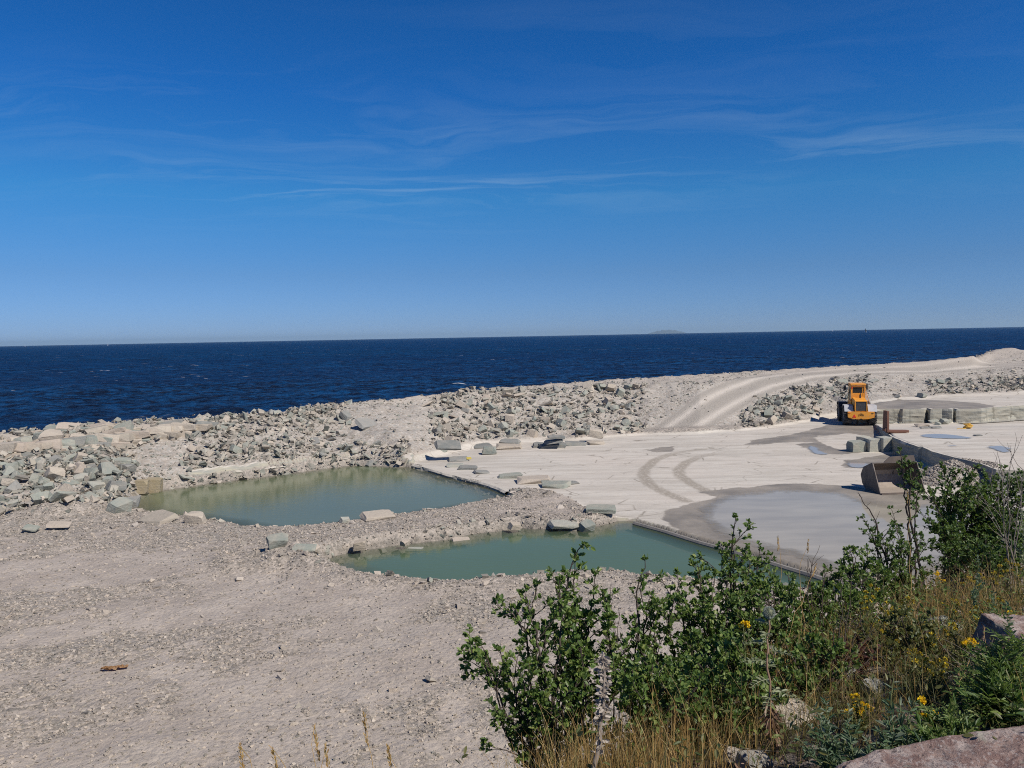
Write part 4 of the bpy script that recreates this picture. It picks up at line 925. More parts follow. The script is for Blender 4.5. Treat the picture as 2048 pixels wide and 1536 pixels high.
# ------------------------------------------------------------------ small things lying about
hp_ = atz(1936, 863, .75); zt = gz(hp_.x, hp_.y); r0 = random.Random(4); bm = bmesh.new()
pts = []
for k in range(150):
    a = k * .42; q = .20 + .07 * math.sin(k * .37) ; pts.append(Vector((q * math.cos(a) * 1.25, q * math.sin(a), .035 + .0022 * k + .03 * math.sin(k * 1.3))))
pts = [Vector((-1.0, -.28, .025)), Vector((-.7, -.2, .03)), Vector((-.45, -.22, .03))] + pts
for a, b in zip(pts, pts[1:]): rod(bm, a, b, .026, 6)
o = obj("hose_coil", bm, paint("yellow_hose", (.62, .37, .06), .6)); o.location = (hp_.x, hp_.y, zt); tag(o, "small tangle of yellow hose lying on the raised floor", "hose")
rp = atz(228, 1322, .9); bm = bmesh.new(); n = 14; gr = {}
for i in range(n):
    for j in range(6):
        x, y = (i / (n - 1) - .5) * .62, (j / 5 - .5) * .17 * (1.2 - abs(i / (n - 1) - .5)); gr[i, j] = bm.verts.new((x, y, .015 + .05 * r0.random() ** 2 + .02 * math.sin(i * .7 + j * 1.7)))
for i in range(n - 1):
    for j in range(5): bm.faces.new((gr[i, j], gr[i + 1, j], gr[i + 1, j + 1], gr[i, j + 1]))
bmesh.ops.solidify(bm, geom=list(bm.faces), thickness=.012)
o = obj("crumpled_rag", bm, paint("brown_cloth", (.42, .24, .11), .9, (.55, .40, .26), .8)); o.location = (rp.x, rp.y, gz(rp.x, rp.y) + .04); o.rotation_euler = (0, 0, R(8)); tag(o, "crumpled orange-brown rag lying on the gravel in the left foreground", "rag")

# ------------------------------------------------------------------ far out at sea
bm = bmesh.new(); ip = aty(1334, 660, 45000); n = 40; ring = []; gi = {}
for i in range(n + 1):
    for j in range(9):
        x = (i / n - .5) * 2; y = (j / 4 - 1); hgt_ = max(0, 1 - (x * .98) ** 2) ** .8 * max(0, 1 - y * y) ** .5 * (1 + .10 * math.sin(i * .9) + .05 * math.sin(i * 2.3)); gi[i, j] = bm.verts.new((x * 1010, y * 630, 205 * hgt_ - 4))
for i in range(n):
    for j in range(8): bm.faces.new((gi[i, j], gi[i + 1, j], gi[i + 1, j + 1], gi[i, j + 1]))
m, t = material("island_forest"); t.surface(t.mix(t.noise(t.pos(), .03, 5), (.045, .055, .05), (.08, .085, .08)), .95)
o = obj("island", bm, m, None, True); o.location = (ip.x, ip.y, -.6); tag(o, kind='structure')
def sailboat(px, dist, mast, lab, dark=False):
    p = aty(px, 660, dist); E_ = empty("sailboat", (p.x, p.y, -.6), R(20)); tag(E_, lab, "sailboat", "sailing boats near the horizon"); s = mast / 12.0
    bm = bmesh.new(); rows = []
    for y, wd in ((-4.5, .9), (-2, 1.5), (1, 1.5), (3.5, .8), (5.2, .05)):
        rows.append([bm.verts.new(Vector((x * wd, y, z)) * s) for x, z in ((-1, 1.3), (-.8, .3), (0, -.4), (.8, .3), (1, 1.3))])
    for a, b in zip(rows, rows[1:]):
        for k in range(4): bm.faces.new((a[k], a[k + 1], b[k + 1], b[k]))
        bm.faces.new((a[4], a[0], b[0], b[4]))
    bm.faces.new(rows[0]); obj("hull", bm, M_WHITE, E_)
    bm = bmesh.new(); rod(bm, (0, .8 * s, 1.0 * s), (0, .8 * s, 13 * s), .09 * s); obj("mast", bm, M_BLACK, E_)
    ms = M_BLACK if dark else M_WHITE
    bm = bmesh.new(); prism(bm, [(.7 * s, 2 * s), (.7 * s, 12.8 * s), (-4 * s, 2.2 * s)], -.04 * s, .04 * s, 0); k = obj("mainsail", bm, ms, E_); k.rotation_euler = (0, 0, R(50))
    bm = bmesh.new(); prism(bm, [(1.0 * s, 11.5 * s), (5 * s, 1.5 * s), (1.3 * s, 1.8 * s)], -.04 * s, .04 * s, 0); k = obj("jib", bm, M_WHITE, E_); k.rotation_euler = (0, 0, R(30))
sailboat(1731, 2600, 13, "sailboat with a dark sail on the horizon above the wheel loader", True)
sailboat(1665, 5200, 12, "tiny white sailboat on the horizon left of the dark-sailed boat")
sailboat(214, 4300, 13, "small white sailboat on the horizon far left of the island")
sailboat(48, 5200, 12, "tiny white sailboat at the left end of the horizon")

# ------------------------------------------------------------------ haze over the sea
bm = bmesh.new(); bx(bm, (0, 23400, 120), (100000, 52000, 248)); M_HAZE = bpy.data.materials.new("haze_air"); M_HAZE.use_nodes = True; nt = M_HAZE.node_tree; nt.nodes.clear()
pv = nt.nodes.new('ShaderNodeVolumePrincipled'); pv.inputs['Color'].default_value = (.62, .86, 1, 1); pv.inputs['Density'].default_value = HAZE; pv.inputs['Anisotropy'].default_value = .2
nt.links.new(pv.outputs[0], nt.nodes.new('ShaderNodeOutputMaterial').inputs['Volume'])
tag(obj("haze", bm, M_HAZE), kind='stuff')
# ------------------------------------------------------------------ plants of the bank
def leaf_mat(name, stops, tr=(.20, .30, .05), rough=.5, spec=.4):
    m, t = material(name); G = t.n('ShaderNodeNewGeometry'); c = t.ramp(G.outputs['Random Per Island'], stops)
    t.surface(c, rough, None, spec, transl=tr); return m
M_LEAF = leaf_mat("shrub_leaf", [(0, (.050, .090, .022)), (.4, (.085, .145, .032)), (.75, (.135, .20, .045)), (1, (.23, .27, .08))])
M_LEAF2 = leaf_mat("hawthorn_leaf", [(0, (.038, .072, .021)), (.5, (.070, .122, .032)), (1, (.13, .185, .052))])
M_OLIVE = leaf_mat("weed_leaf", [(0, (.055, .080, .022)), (.5, (.10, .115, .035)), (1, (.15, .14, .045))], (.25, .25, .06))
M_GREYLEAF = leaf_mat("mugwort_leaf", [(0, (.050, .10, .042)), (.5, (.10, .155, .085)), (1, (.20, .235, .165))], (.2, .28, .12))
M_PALE = leaf_mat("thistle_leaf", [(0, (.17, .20, .10)), (1, (.30, .325, .19))], (.3, .32, .2))
M_DRYLEAF = leaf_mat("withered_leaf", [(0, (.15, .085, .055)), (.5, (.26, .16, .10)), (1, (.36, .25, .17))], (.3, .2, .1))
M_RED = leaf_mat("reddish_leaf", [(0, (.06, .025, .022)), (.6, (.12, .05, .04)), (1, (.20, .11, .08))], (.2, .08, .05))
M_STRAW = leaf_mat("straw", [(0, (.26, .15, .045)), (.4, (.40, .25, .085)), (.75, (.50, .35, .15)), (1, (.17, .16, .05))], (.5, .35, .12), .6)
M_GRASS = leaf_mat("olive_grass", [(0, (.055, .075, .02)), (.5, (.11, .11, .035)), (1, (.24, .17, .065))], (.3, .28, .08), .6)
M_FLOWER = leaf_mat("yellow_blossom", [(0, (.72, .46, .01)), (.5, (.86, .62, .02)), (1, (.62, .40, .02))], (.8, .6, .05), .6, .2)
M_FADED = leaf_mat('faded_blossom', [(0, (.30, .22, .02)), (.6, (.52, .40, .03)), (1, (.70, .55, .04))], (.5, .4, .05), .6, .2)
M_BARK, t = material("dark_bark"); t.surface(t.mix(t.noise(t.pos(), 40, 4), (.035, .026, .022), (.10, .08, .065)), .9, t.bump(t.noise(t.pos(), 90, 3), .5, .01), .2)
M_GREYSTALK, t = material("grey_stalk"); t.surface(t.mix(t.noise(t.pos(), 30, 4), (.13, .105, .085), (.28, .24, .20)), .9, None, .2)
M_GREENSTEM, t = material("green_stem"); t.surface((.11, .125, .05), .7, None, .2)

class Veg:
    """collects leaves, tubes and ribbons as quads"""
    def __init__(s): s.V = []; s.Q = []; s.n = 0
    def add(s, v, q): s.V.append(v); s.Q.append(np.asarray(q) + s.n); s.n += len(v)
    def leaves(s, P, D, Nn, Ln, wd=.5, fold=.25):
        P, D, Nn = (np.asarray(a, float) for a in (P, D, Nn)); Ln = np.asarray(Ln, float)[:, None]
        D = D / (np.linalg.norm(D, axis=1, keepdims=True) + 1e-9); Sd = np.cross(D, Nn); Sd /= np.linalg.norm(Sd, axis=1, keepdims=True) + 1e-9; Up = np.cross(Sd, D)
        w = wd * Ln * .5
        v = np.stack([P, P + D * Ln * .35 + Sd * w + Up * w * fold, P + D * Ln * .75 + Sd * w * .8 + Up * w * fold * .6, P + D * Ln - Up * Ln * .08,
                      P + D * Ln * .75 - Sd * w * .8 + Up * w * fold * .6, P + D * Ln * .35 - Sd * w + Up * w * fold], 1)
        n = len(P); q = (np.arange(n) * 6)[:, None, None] + np.array([(0, 1, 2, 3), (0, 3, 4, 5)])[None]
        s.add(v.reshape(-1, 3), q.reshape(-1, 4))
    def tube(s, pts, r0, r1, k=5):
        pts = np.asarray(pts, float); n = len(pts); t_ = np.gradient(pts, axis=0); t_ /= np.linalg.norm(t_, axis=1, keepdims=True) + 1e-9
        a = np.cross(t_, np.array([.31, .87, .17])); a /= np.linalg.norm(a, axis=1, keepdims=True) + 1e-9; b = np.cross(t_, a); rr_ = np.linspace(r0, r1, n)[:, None]
        ring = np.stack([pts + rr_ * (a * math.cos(2 * math.pi * j / k) + b * math.sin(2 * math.pi * j / k)) for j in range(k)], 1).reshape(-1, 3)
        s.add(ring, [(i * k + j, i * k + (j + 1) % k, (i + 1) * k + (j + 1) % k, (i + 1) * k + j) for i in range(n - 1) for j in range(k)])
    def build(s, name, mat, parent=None, smoothed=False):
        return quads(name, np.concatenate(s.V), np.concatenate(s.Q), mat, parent, smoothed=smoothed)
vr = np.random.default_rng(77)
def curve_pts(a, b, n, sag, jit):
    a, b = np.asarray(a, float), np.asarray(b, float); L_ = np.linalg.norm(b - a); t_ = np.linspace(0, 1, n)[:, None]
    c = (a + b) / 2 + np.array([0, 0, sag * L_]) + vr.normal(0, .07, 3) * L_
    p = (1 - t_) ** 2 * a + 2 * t_ * (1 - t_) * c + t_ ** 2 * b
    w_ = np.cumsum(vr.normal(0, jit * L_ / n, (n, 3)), 0); return p + (w_ - w_[-1] * t_) * 1.0
def rdir(n):
    d = vr.normal(0, 1, (n, 3)); return d / np.linalg.norm(d, axis=1, keepdims=True)

def shrub(label, base, tips, leaf=.032, twigs=15, tw=.20, mat=M_LEAF, trunk_r=.014, group="green shrubs on the planted bank", name="shrub", lpt=9, start=.28, wd=.58, bare=(), sec=3):
    """base (px, distance), tips (px, py, distance): stems curve from the root to each tip, twigs and leaves along them"""
    bx_ = aty(base[0], 1300, base[1]); root = np.array([bx_.x, bx_.y, hz(bx_.x, bx_.y) - .03])
    E_ = empty(name, root); tag(E_, label, "shrub", group); wood, lv = Veg(), Veg(); LP, LD, LN, LL = [], [], [], []
    lines = []
    for ti, tp in enumerate(tips):
        tip = np.array(aty(*tp)) - root; st = curve_pts(vr.normal(0, .05, 3) * (1, 1, 0), tip, 22, vr.uniform(.0, .14), .20); Ls = np.linalg.norm(tip)
        wood.tube(st, trunk_r * vr.uniform(.6, 1) * min(1.3, Ls), .0022, 6); lines.append((st, start, ti in bare, 1.0))
        for j in range(0 if ti in bare else sec):
            i = int(21 * vr.uniform(max(.3, start), .9)); ax = st[min(21, i + 1)] - st[i - 1]; ax /= np.linalg.norm(ax) + 1e-9
            d = rdir(1)[0] * (1, .8, .35) + ax * .9 + (0, 0, .15); d /= np.linalg.norm(d); br = curve_pts(st[i], st[i] + d * tw * vr.uniform(.9, 1.7) * (1.3 - .7 * i / 21), 22, .08, .15)
            wood.tube(br, .0038, .0015, 5); lines.append((br, .2, False, .8))
    for st, s0, isbare, fs in lines:
        Ls = np.linalg.norm(st[-1] - st[0])
        for t_ in np.linspace(s0, .985, max(4, int(twigs * 1.25 * min(1.6, Ls + .12)))):
            i = min(20, int(t_ * 21)); p = st[i] + (st[i + 1] - st[i]) * (t_ * 21 - i); ax = st[i + 1] - st[i]; ax /= np.linalg.norm(ax) + 1e-9
            d = rdir(1)[0] * (1, 1, .75) + ax * .7 + (0, 0, .25); d /= np.linalg.norm(d); l_ = fs * tw * (.85 - .55 * t_) * vr.uniform(.3, 1.15)
            q = p + d * l_ + vr.normal(0, .012, 3); tp_ = curve_pts(p, q, 5, .08, .12); wood.tube(tp_, .0024, .0011, 4)
            if isbare: continue
            m_ = max(6, int(lpt * 1.9 * l_ / tw) + 5); u_ = vr.uniform(.15, 1, m_) ** .6; k_ = np.minimum(3, (u_ * 4).astype(int)); pp = tp_[k_] + (tp_[k_ + 1] - tp_[k_]) * (u_ * 4 - k_)[:, None]
            dd = rdir(m_) + d * .75 + np.array([0, 0, .25]); LP.append(pp); LD.append(dd); LN.append(rdir(m_) * .75 + np.array([.25, -.35, .8])); LL.append(leaf * vr.uniform(.55, 1.15, m_))
        if not isbare:
            m_ = 9; LP.append(np.repeat(st[-1][None], m_, 0) + vr.normal(0, .006, (m_, 3))); LD.append(rdir(m_) + (st[-1] - st[-3]) / (np.linalg.norm(st[-1] - st[-3]) + 1e-9)); LN.append(rdir(m_) + (0, 0, .8)); LL.append(leaf * vr.uniform(.6, 1.1, m_))
    wood.build("trunk", M_BARK, E_, True); lv.leaves(np.concatenate(LP), np.concatenate(LD), np.concatenate(LN), np.concatenate(LL), wd); lv.build("crown", mat, E_)
    return E_

shrub("loose open shrub standing out alone over the gravel, leftmost of the bank", (1095, 3.9), [(935, 1272, 3.9), (962, 1290, 3.85), (1052, 1180, 4.0), (1075, 1168, 4.05), (1030, 1215, 4.0), (1120, 1160, 4.1), (1000, 1300, 3.9), (1040, 1330, 3.8), (1090, 1250, 4.0), (1150, 1280, 3.9), (1060, 1420, 3.7), (1010, 1345, 3.9), (1130, 1380, 3.7)], twigs=12, lpt=8)
shrub("tall slender shrub with its tip against the teal pool", (1160, 4.2), [(1166, 1088, 4.2), (1150, 1118, 4.2), (1135, 1150, 4.15), (1190, 1150, 4.25), (1206, 1190, 4.2), (1130, 1200, 4.1), (1180, 1230, 4.2), (1110, 1260, 4.1), (1215, 1265, 4.15), (1165, 1320, 4.0), (1225, 1330, 4.0)], twigs=13, lpt=9, leaf=.034)
shrub("narrow sprig of a shrub rising over the gravel ridge", (1300, 4.7), [(1290, 1117, 4.7), (1283, 1165, 4.7), (1303, 1190, 4.7), (1270, 1235, 4.6), (1310, 1260, 4.6), (1280, 1300, 4.5)], twigs=9, tw=.15, lpt=7)
shrub("broad bushy shrub in the middle of the bank", (1390, 4.7), [(1352, 1150, 4.8), (1395, 1128, 4.9), (1430, 1150, 4.9), (1370, 1190, 4.8), (1330, 1230, 4.6), (1450, 1190, 4.9), (1410, 1230, 4.7), (1370, 1280, 4.5), (1300, 1320, 4.4), (1440, 1280, 4.6), (1340, 1360, 4.3), (1410, 1360, 4.3), (1255, 1350, 4.3), (1470, 1340, 4.4)], twigs=16, lpt=10)
shrub("shrub with one tall thin shoot before the grey puddle", (1470, 5.0), [(1472, 1033, 5.1), (1465, 1085, 5.1), (1440, 1105, 5.1), (1500, 1120, 5.1), (1520, 1100, 5.2), (1540, 1150, 5.2), (1480, 1180, 5.0), (1510, 1210, 4.9), (1450, 1240, 4.8), (1550, 1220, 5.0), (1490, 1290, 4.7), (1530, 1300, 4.7)], twigs=13, lpt=9)
shrub("low dense shrub below the globe thistle", (1420, 4.1), [(1380, 1330, 4.1), (1420, 1300, 4.2), (1460, 1290, 4.2), (1490, 1330, 4.1), (1440, 1370, 4.0), (1390, 1390, 4.0), (1480, 1400, 3.95), (1340, 1400, 4.0), (1510, 1370, 4.05), (1420, 1420, 3.9)], twigs=17, lpt=11)
shrub("low spreading shrub right of the tall thin shoot", (1590, 5.4), [(1575, 1150, 5.6), (1610, 1170, 5.6), (1650, 1160, 5.7), (1560, 1190, 5.5), (1625, 1210, 5.5), (1600, 1240, 5.3), (1545, 1255, 5.2), (1660, 1215, 5.6), (1580, 1280, 5.1)], twigs=14, lpt=9)
shrub("mid-sized shrub with upright shoots before the puddle's near edge", (1710, 6.0), [(1697, 1098, 6.2), (1715, 1110, 6.2), (1735, 1100, 6.3), (1680, 1140, 6.1), (1750, 1135, 6.2), (1720, 1160, 6.0), (1770, 1165, 6.1), (1690, 1190, 5.8), (1740, 1200, 5.8)], twigs=13, lpt=9)
shrub("half-bare thorn bush with long branches reaching left over the puddle", (1800, 6.8), [(1725, 1035, 6.8), (1745, 1062, 6.8), (1790, 1045, 6.9), (1820, 1040, 7.0), (1770, 1090, 6.8), (1835, 1070, 7.0), (1800, 1110, 6.8), (1718, 990, 6.9)], twigs=9, tw=.22, lpt=6, bare=(7,), mat=M_LEAF2)
shrub("large dark hawthorn at the right edge with a leaning main branch", (1905, 7.6), [(1868, 1000, 7.6), (1910, 950, 7.7), (1930, 965, 7.7), (1885, 1010, 7.6), (1950, 935, 7.8), (1985, 965, 7.8), (2010, 935, 7.9), (2050, 950, 7.9), (1920, 1020, 7.6), (1970, 1020, 7.7), (2020, 1010, 7.8), (2060, 1000, 7.8), (1870, 1060, 7.4), (1930, 1070, 7.4), (1990, 1075, 7.5), (2045, 1065, 7.6), (1960, 985, 7.6), (2000, 1045, 7.6), (1895, 1100, 7.2), (1965, 1110, 7.2), (2030, 1115, 7.3), (2080, 1050, 7.7), (2090, 980, 7.8)], twigs=17, tw=.32, leaf=.036, lpt=13, mat=M_LEAF2, trunk_r=.022, wd=.62)
shrub("small hawthorn shoot hanging before the bucket", (1838, 7.2), [(1800, 900, 7.2), (1818, 925, 7.2), (1838, 950, 7.2)], twigs=7, tw=.15, lpt=9, mat=M_LEAF2, start=.72, sec=1)

shrub("leafy shrub behind the globe thistle's flower head", (1540, 4.6), [(1500, 1190, 4.8), (1530, 1170, 4.9), (1565, 1195, 4.8), (1510, 1240, 4.6), (1550, 1250, 4.6), (1580, 1265, 4.6), (1490, 1285, 4.5), (1600, 1290, 4.5)], twigs=15, lpt=11)
shrub("low leafy shrub above the bare bush's tips", (1660, 5.5), [(1630, 1190, 5.6), (1665, 1185, 5.7), (1700, 1200, 5.6), (1640, 1230, 5.4), (1685, 1240, 5.4), (1720, 1225, 5.5), (1615, 1250, 5.3), (1700, 1265, 5.2)], twigs=15, lpt=11)
shrub("round leafy shrub left of the hawthorn's foot", (1790, 6.6), [(1760, 1130, 6.7), (1790, 1115, 6.8), (1825, 1120, 6.8), (1775, 1160, 6.6), (1810, 1160, 6.6), (1845, 1150, 6.7), (1750, 1180, 6.4), (1830, 1185, 6.4)], twigs=15, lpt=11)
shrub("leafy shrub at the right edge under the hawthorn", (1990, 6.6), [(1930, 1110, 6.8), (1970, 1095, 6.9), (2010, 1100, 6.9), (2045, 1095, 6.9), (1950, 1140, 6.6), (1995, 1140, 6.6), (2035, 1135, 6.6), (1905, 1130, 6.7)], twigs=14, lpt=10, mat=M_LEAF2)
shrub("low bushy shrub between golden grass and the pale rock", (1500, 3.9), [(1470, 1330, 4.0), (1500, 1345, 3.95), (1525, 1330, 4.0), (1455, 1380, 3.8), (1490, 1390, 3.8), (1520, 1385, 3.85)], twigs=14, lpt=11)

CURVE = []
def along(t_): i = min(12, int(t_ * 13)); st = CURVE[0]; return st[i] + (st[i + 1] - st[i]) * (t_ * 13 - i)
shrub("low leafy shrub half sunk in the golden grass, nearest the dead stalk", (1290, 3.5), [(1265, 1340, 3.6), (1300, 1330, 3.6), (1335, 1350, 3.6), (1250, 1380, 3.5), (1310, 1385, 3.5), (1350, 1400, 3.45)], twigs=13, lpt=10)
shrub("low leafy shrub at the right end of the golden grass", (1430, 3.6), [(1400, 1370, 3.7), (1435, 1355, 3.7), (1470, 1375, 3.65), (1410, 1415, 3.55), (1450, 1420, 3.55), (1485, 1425, 3.5)], twigs=13, lpt=10)
shrub("small leafy shrub among the weeds above the silvery mugwort", (1625, 3.9), [(1600, 1300, 4.1), (1625, 1285, 4.1), (1650, 1310, 4.05), (1610, 1345, 3.95), (1640, 1350, 3.95)], twigs=12, lpt=10)
shrub("leafy shrub in the weeds left of the dark mugwort", (1800, 4.2), [(1775, 1270, 4.4), (1810, 1255, 4.45), (1845, 1275, 4.4), (1790, 1310, 4.25), (1830, 1320, 4.2)], twigs=12, lpt=9, mat=M_OLIVE)

def stalks(name, label, cat, base, tips, mat, r=.004, group=None, side=0, sl=.1, k=5, r1=.0012):
    b = aty(base[0], 1300, base[1]); root = np.array([b.x, b.y, hz(b.x, b.y) - .02]); E_ = empty(name, root); tag(E_, label, cat, group); v = Veg()
    for tp in tips:
        tip = np.array(aty(*tp)) - root; st = curve_pts(vr.normal(0, .02, 3) * (1, 1, 0), tip, 14, .05, .14); v.tube(st, r, r1, k); CURVE[:] = [st]
        for j in range(side):
            i = vr.integers(5, 13); d = rdir(1)[0] * (1, 1, .5) + (st[i + 1 if i < 13 else i] - st[i - 1]) * 6 + (0, 0, .35); d /= np.linalg.norm(d); v.tube(curve_pts(st[i], st[i] + d * sl * vr.uniform(.4, 1.2), 5, .03, .15), r * .45, r1 * .7, 4)
    v.build("stem", mat, E_, True); return E_, root
stalks("bare_bush", "bare dark-stemmed bush fanning up behind the pale rock", "bare bush", (1672, 4.0), [(1702, 1150, 4.3), (1690, 1200, 4.2), (1716, 1235, 4.2), (1762, 1290, 4.1), (1640, 1255, 4.2), (1735, 1340, 4.0), (1800, 1330, 4.1), (1620, 1330, 4.1), (1668, 1260, 4.1), (1750, 1255, 4.2)], M_BARK, .0055, None, 4, .16)
stalks("bare_bush", "bare twiggy shoot between the shrubs before the puddle", "bare bush", (1640, 5.2), [(1640, 1090, 5.6), (1622, 1120, 5.5), (1655, 1130, 5.5), (1610, 1150, 5.4), (1648, 1160, 5.4)], M_BARK, .005, None, 5, .14)
stalks("bare_bush", "bare forked twigs sticking up at the right edge", "bare bush", (2030, 6.4), [(2020, 890, 6.6), (2045, 870, 6.6), (1998, 915, 6.6), (1975, 945, 6.6), (2052, 900, 6.6), (1935, 930, 6.6)], M_GREYSTALK, .006, None, 5, .24)
stalks("bare_bush", "thin leafless sprig on the gravel behind the tall slender shrub", "bare bush", (1228, 4.6), [(1222, 1165, 4.6), (1236, 1215, 4.6), (1228, 1250, 4.6)], M_BARK, .005, None, 2, .08)
stalks("brushwood", "tangle of dead reddish brush in the shadow right of the yellow flowers", "brushwood", (1960, 3.7), [(1990, 1330, 3.8), (1940, 1370, 3.7), (2000, 1400, 3.6), (1915, 1400, 3.6), (1975, 1300, 3.9), (2030, 1380, 3.7), (1950, 1440, 3.5), (2010, 1450, 3.5), (1935, 1325, 3.8), (1968, 1420, 3.5)], M_GREYSTALK, .0045, None, 8, .2)

# dead mullein-like stalk, globe thistle and its withered leaves
E_, root = stalks("dead_stalk", "grey dead stalk with shrivelled tufts, nearest the lower edge", "dead plant", (1165, 2.75), [(1206, 1312, 2.95)], M_GREYSTALK, .011, None, 0, .1, 7, .006)
v = Veg(); tip = np.array(aty(1206, 1312, 2.95)) - root
for t_ in np.concatenate([np.linspace(.3, .5, 3), np.linspace(.55, 1.0, 16)]):
    m_ = 9; p = along(t_); d = rdir(m_) * (1, 1, .6); v.leaves(np.repeat(p[None], m_, 0) + d * .004, d, rdir(m_), .026 * vr.uniform(.5, 1.5, m_), .45, .5)
v.build("leaves", leaf_mat("dead_tuft", [(0, (.30, .25, .20)), (1, (.50, .44, .37))], (.3, .25, .2)), E_)
E_, root = stalks("globe_thistle", "globe thistle with one round grey-green flower head and pale jagged leaves", "thistle", (1530, 3.3), [(1538, 1236, 3.55)], M_DRYLEAF, .0075, None, 0, .1, 7, .004)
tip = np.array(aty(1538, 1236, 3.55)) - root; top = np.array(aty(1538, 1225, 3.55)) - root
bm = bmesh.new(); bmesh.ops.create_icosphere(bm, subdivisions=2, radius=.021); bmesh.ops.translate(bm, vec=top, verts=bm.verts); hd2 = obj("flower_head", bm, M_PALE, E_)
v = Veg(); n_ = 420; i_ = np.arange(n_); ph = np.arccos(1 - 2 * (i_ + .5) / n_); gt = i_ * 2.399963; d = np.stack([np.sin(ph) * np.cos(gt), np.sin(ph) * np.sin(gt), np.cos(ph)], 1)
v.leaves(top + d * .019, d, rdir(n_), np.full(n_, .012), .22, .1); v.build("spines", leaf_mat("thistle_spine", [(0, (.26, .30, .25)), (1, (.46, .49, .42))], (.3, .3, .25)), hd2)
v = Veg()
for t_ in np.linspace(.42, .95, 9):
    p = along(t_); a = vr.uniform(0, 6.28); out_ = np.array([math.cos(a), math.sin(a) * .7, .15]); out_ /= np.linalg.norm(out_); l_ = .17 * (1.35 - t_) ** .7 * vr.uniform(.75, 1.1); sp = curve_pts(p, p + out_ * l_ - (0, 0, .25 * l_), 7, .16, .05)
    for j in range(1, 7):
        for sd in (-1, 1):
            for rep_ in range(2):
                d = np.cross(out_, (0, 0, 1)) * sd + out_ * vr.uniform(.2, .9) + vr.normal(0, .2, 3); v.leaves([sp[j]], [d], [(0, 0, 1) + vr.normal(0, .35, 3)], [.040 * (1.1 - j / 8)], .34, .25)
    v.tube(sp, .003, .001, 4)
v.build("leaves", M_PALE, E_)
v = Veg()
for t_ in np.linspace(.05, .42, 14):
    m_ = 10; p = along(t_); d = rdir(m_) * (1, 1, .3) - (0, 0, .9); v.leaves(np.repeat(p[None], m_, 0), d, rdir(m_), .075 * vr.uniform(.4, 1.2, m_), .16, .9)
v.build("withered_leaves", M_DRYLEAF, E_)

def herb(label, base, tips, mat, leaf=.05, wd=.2, per=46, flower=0, group=None, name="wildflower", cat="wildflower", spike=False, stem=M_GREENSTEM, lo=.05, pinnate=False, fmat=None):
    b = aty(base[0], 1300, base[1]); root = np.array([b.x, b.y, hz(b.x, b.y) - .02]); E_ = empty(name, root); tag(E_, label, cat, group); st_, lv = Veg(), Veg()
    for tp in tips:
        fl = Veg()
        tip = np.array(aty(*tp)) - root; s_ = curve_pts(vr.normal(0, .025, 3) * (1, 1, 0), tip, 16, .06, .09); st_.tube(s_, .0035, .0014, 5)
        u_ = vr.uniform(lo, .97, per); k_ = np.minimum(14, (u_ * 15).astype(int)); p = s_[k_] + (s_[k_ + 1] - s_[k_]) * (u_ * 15 - k_)[:, None]
        d = rdir(per) * (1, 1, .5) + (0, 0, .45); ll = leaf * vr.uniform(.5, 1.15, per) * (1.25 - .75 * u_)
        if pinnate:
            for j in range(per):
                dj = d[j] / np.linalg.norm(d[j]); sdv = np.cross(dj, (0, 0, 1)); q = np.linspace(.2, 1, 5)[:, None] * dj * ll[j] * 1.5 + p[j]; st_.tube([p[j], p[j] + dj * ll[j] * 1.4], .0012, .0006, 4)
                for sd in (-1, 1): lv.leaves(q, np.repeat((dj * .9 + sd * sdv)[None], 5, 0) + vr.normal(0, .1, (5, 3)), np.repeat([(0, 0, 1.)], 5, 0) + vr.normal(0, .3, (5, 3)), np.full(5, ll[j] * .55), .26)
        else: lv.leaves(p, d, rdir(per) + (0, 0, .8), ll, wd)
        if spike:
            m_ = 110; u_ = vr.uniform(.5, 1.0, m_); k_ = np.minimum(14, (u_ * 15).astype(int)); p = s_[k_] + (s_[k_ + 1] - s_[k_]) * (u_ * 15 - k_)[:, None] + rdir(m_) * .010; fl.leaves(p, rdir(m_) + (0, 0, .6), rdir(m_), .018 * vr.uniform(.5, 1.3, m_), .55)
        for c_ in range(flower):
            off = vr.normal(0, .014, 3) * (1, 1, .55) * (c_ > 0); cc = s_[-1] + off; st_.tube([s_[-3], (s_[-3] + cc) / 2 + (0, 0, -.004), cc], .0011, .0007, 4)
            m_ = 22; d = rdir(m_); fl.leaves(cc + d * .004, d + (0, 0, .45), rdir(m_), .011 * vr.uniform(.6, 1.2, m_), .8, .3)
        if fl.n: fl.build("flower" if flower else "flower_spike", fmat or (M_FLOWER if flower else M_GREYLEAF), E_)
    st_.build("stem", stem, E_, True); lv.build("leaves", mat, E_)
    return E_
YG = "yellow wildflowers on the planted bank"
herb("bright yellow flower cluster with ferny leaves just above the pink rock", (1860, 2.95), [(1846, 1403, 3.15), (1856, 1432, 3.1), (1872, 1428, 3.15), (1876, 1440, 3.1), (1888, 1452, 3.05)], M_LEAF, .06, .22, 40, 6, YG, pinnate=True)
herb("yellow-flowered plant beside the bare dark stems", (1725, 3.3), [(1713, 1392, 3.4), (1725, 1408, 3.4), (1721, 1420, 3.35), (1735, 1415, 3.4), (1705, 1420, 3.35)], M_OLIVE, .05, .3, 40, 3, YG)
herb("sunlit yellow blossom above the hawthorn's foot, farthest of the bright ones", (1875, 5.9), [(1871, 1148, 6.3), (1877, 1156, 6.3), (1886, 1165, 6.2)], M_OLIVE, .06, .22, 34, 5, YG)
herb("yellow flower cluster over leafy stems below the small pink stone", (1945, 3.9), [(1938, 1283, 4.1), (1945, 1287, 4.1), (1930, 1288, 4.05)], M_LEAF, .075, .2, 40, 6, YG)
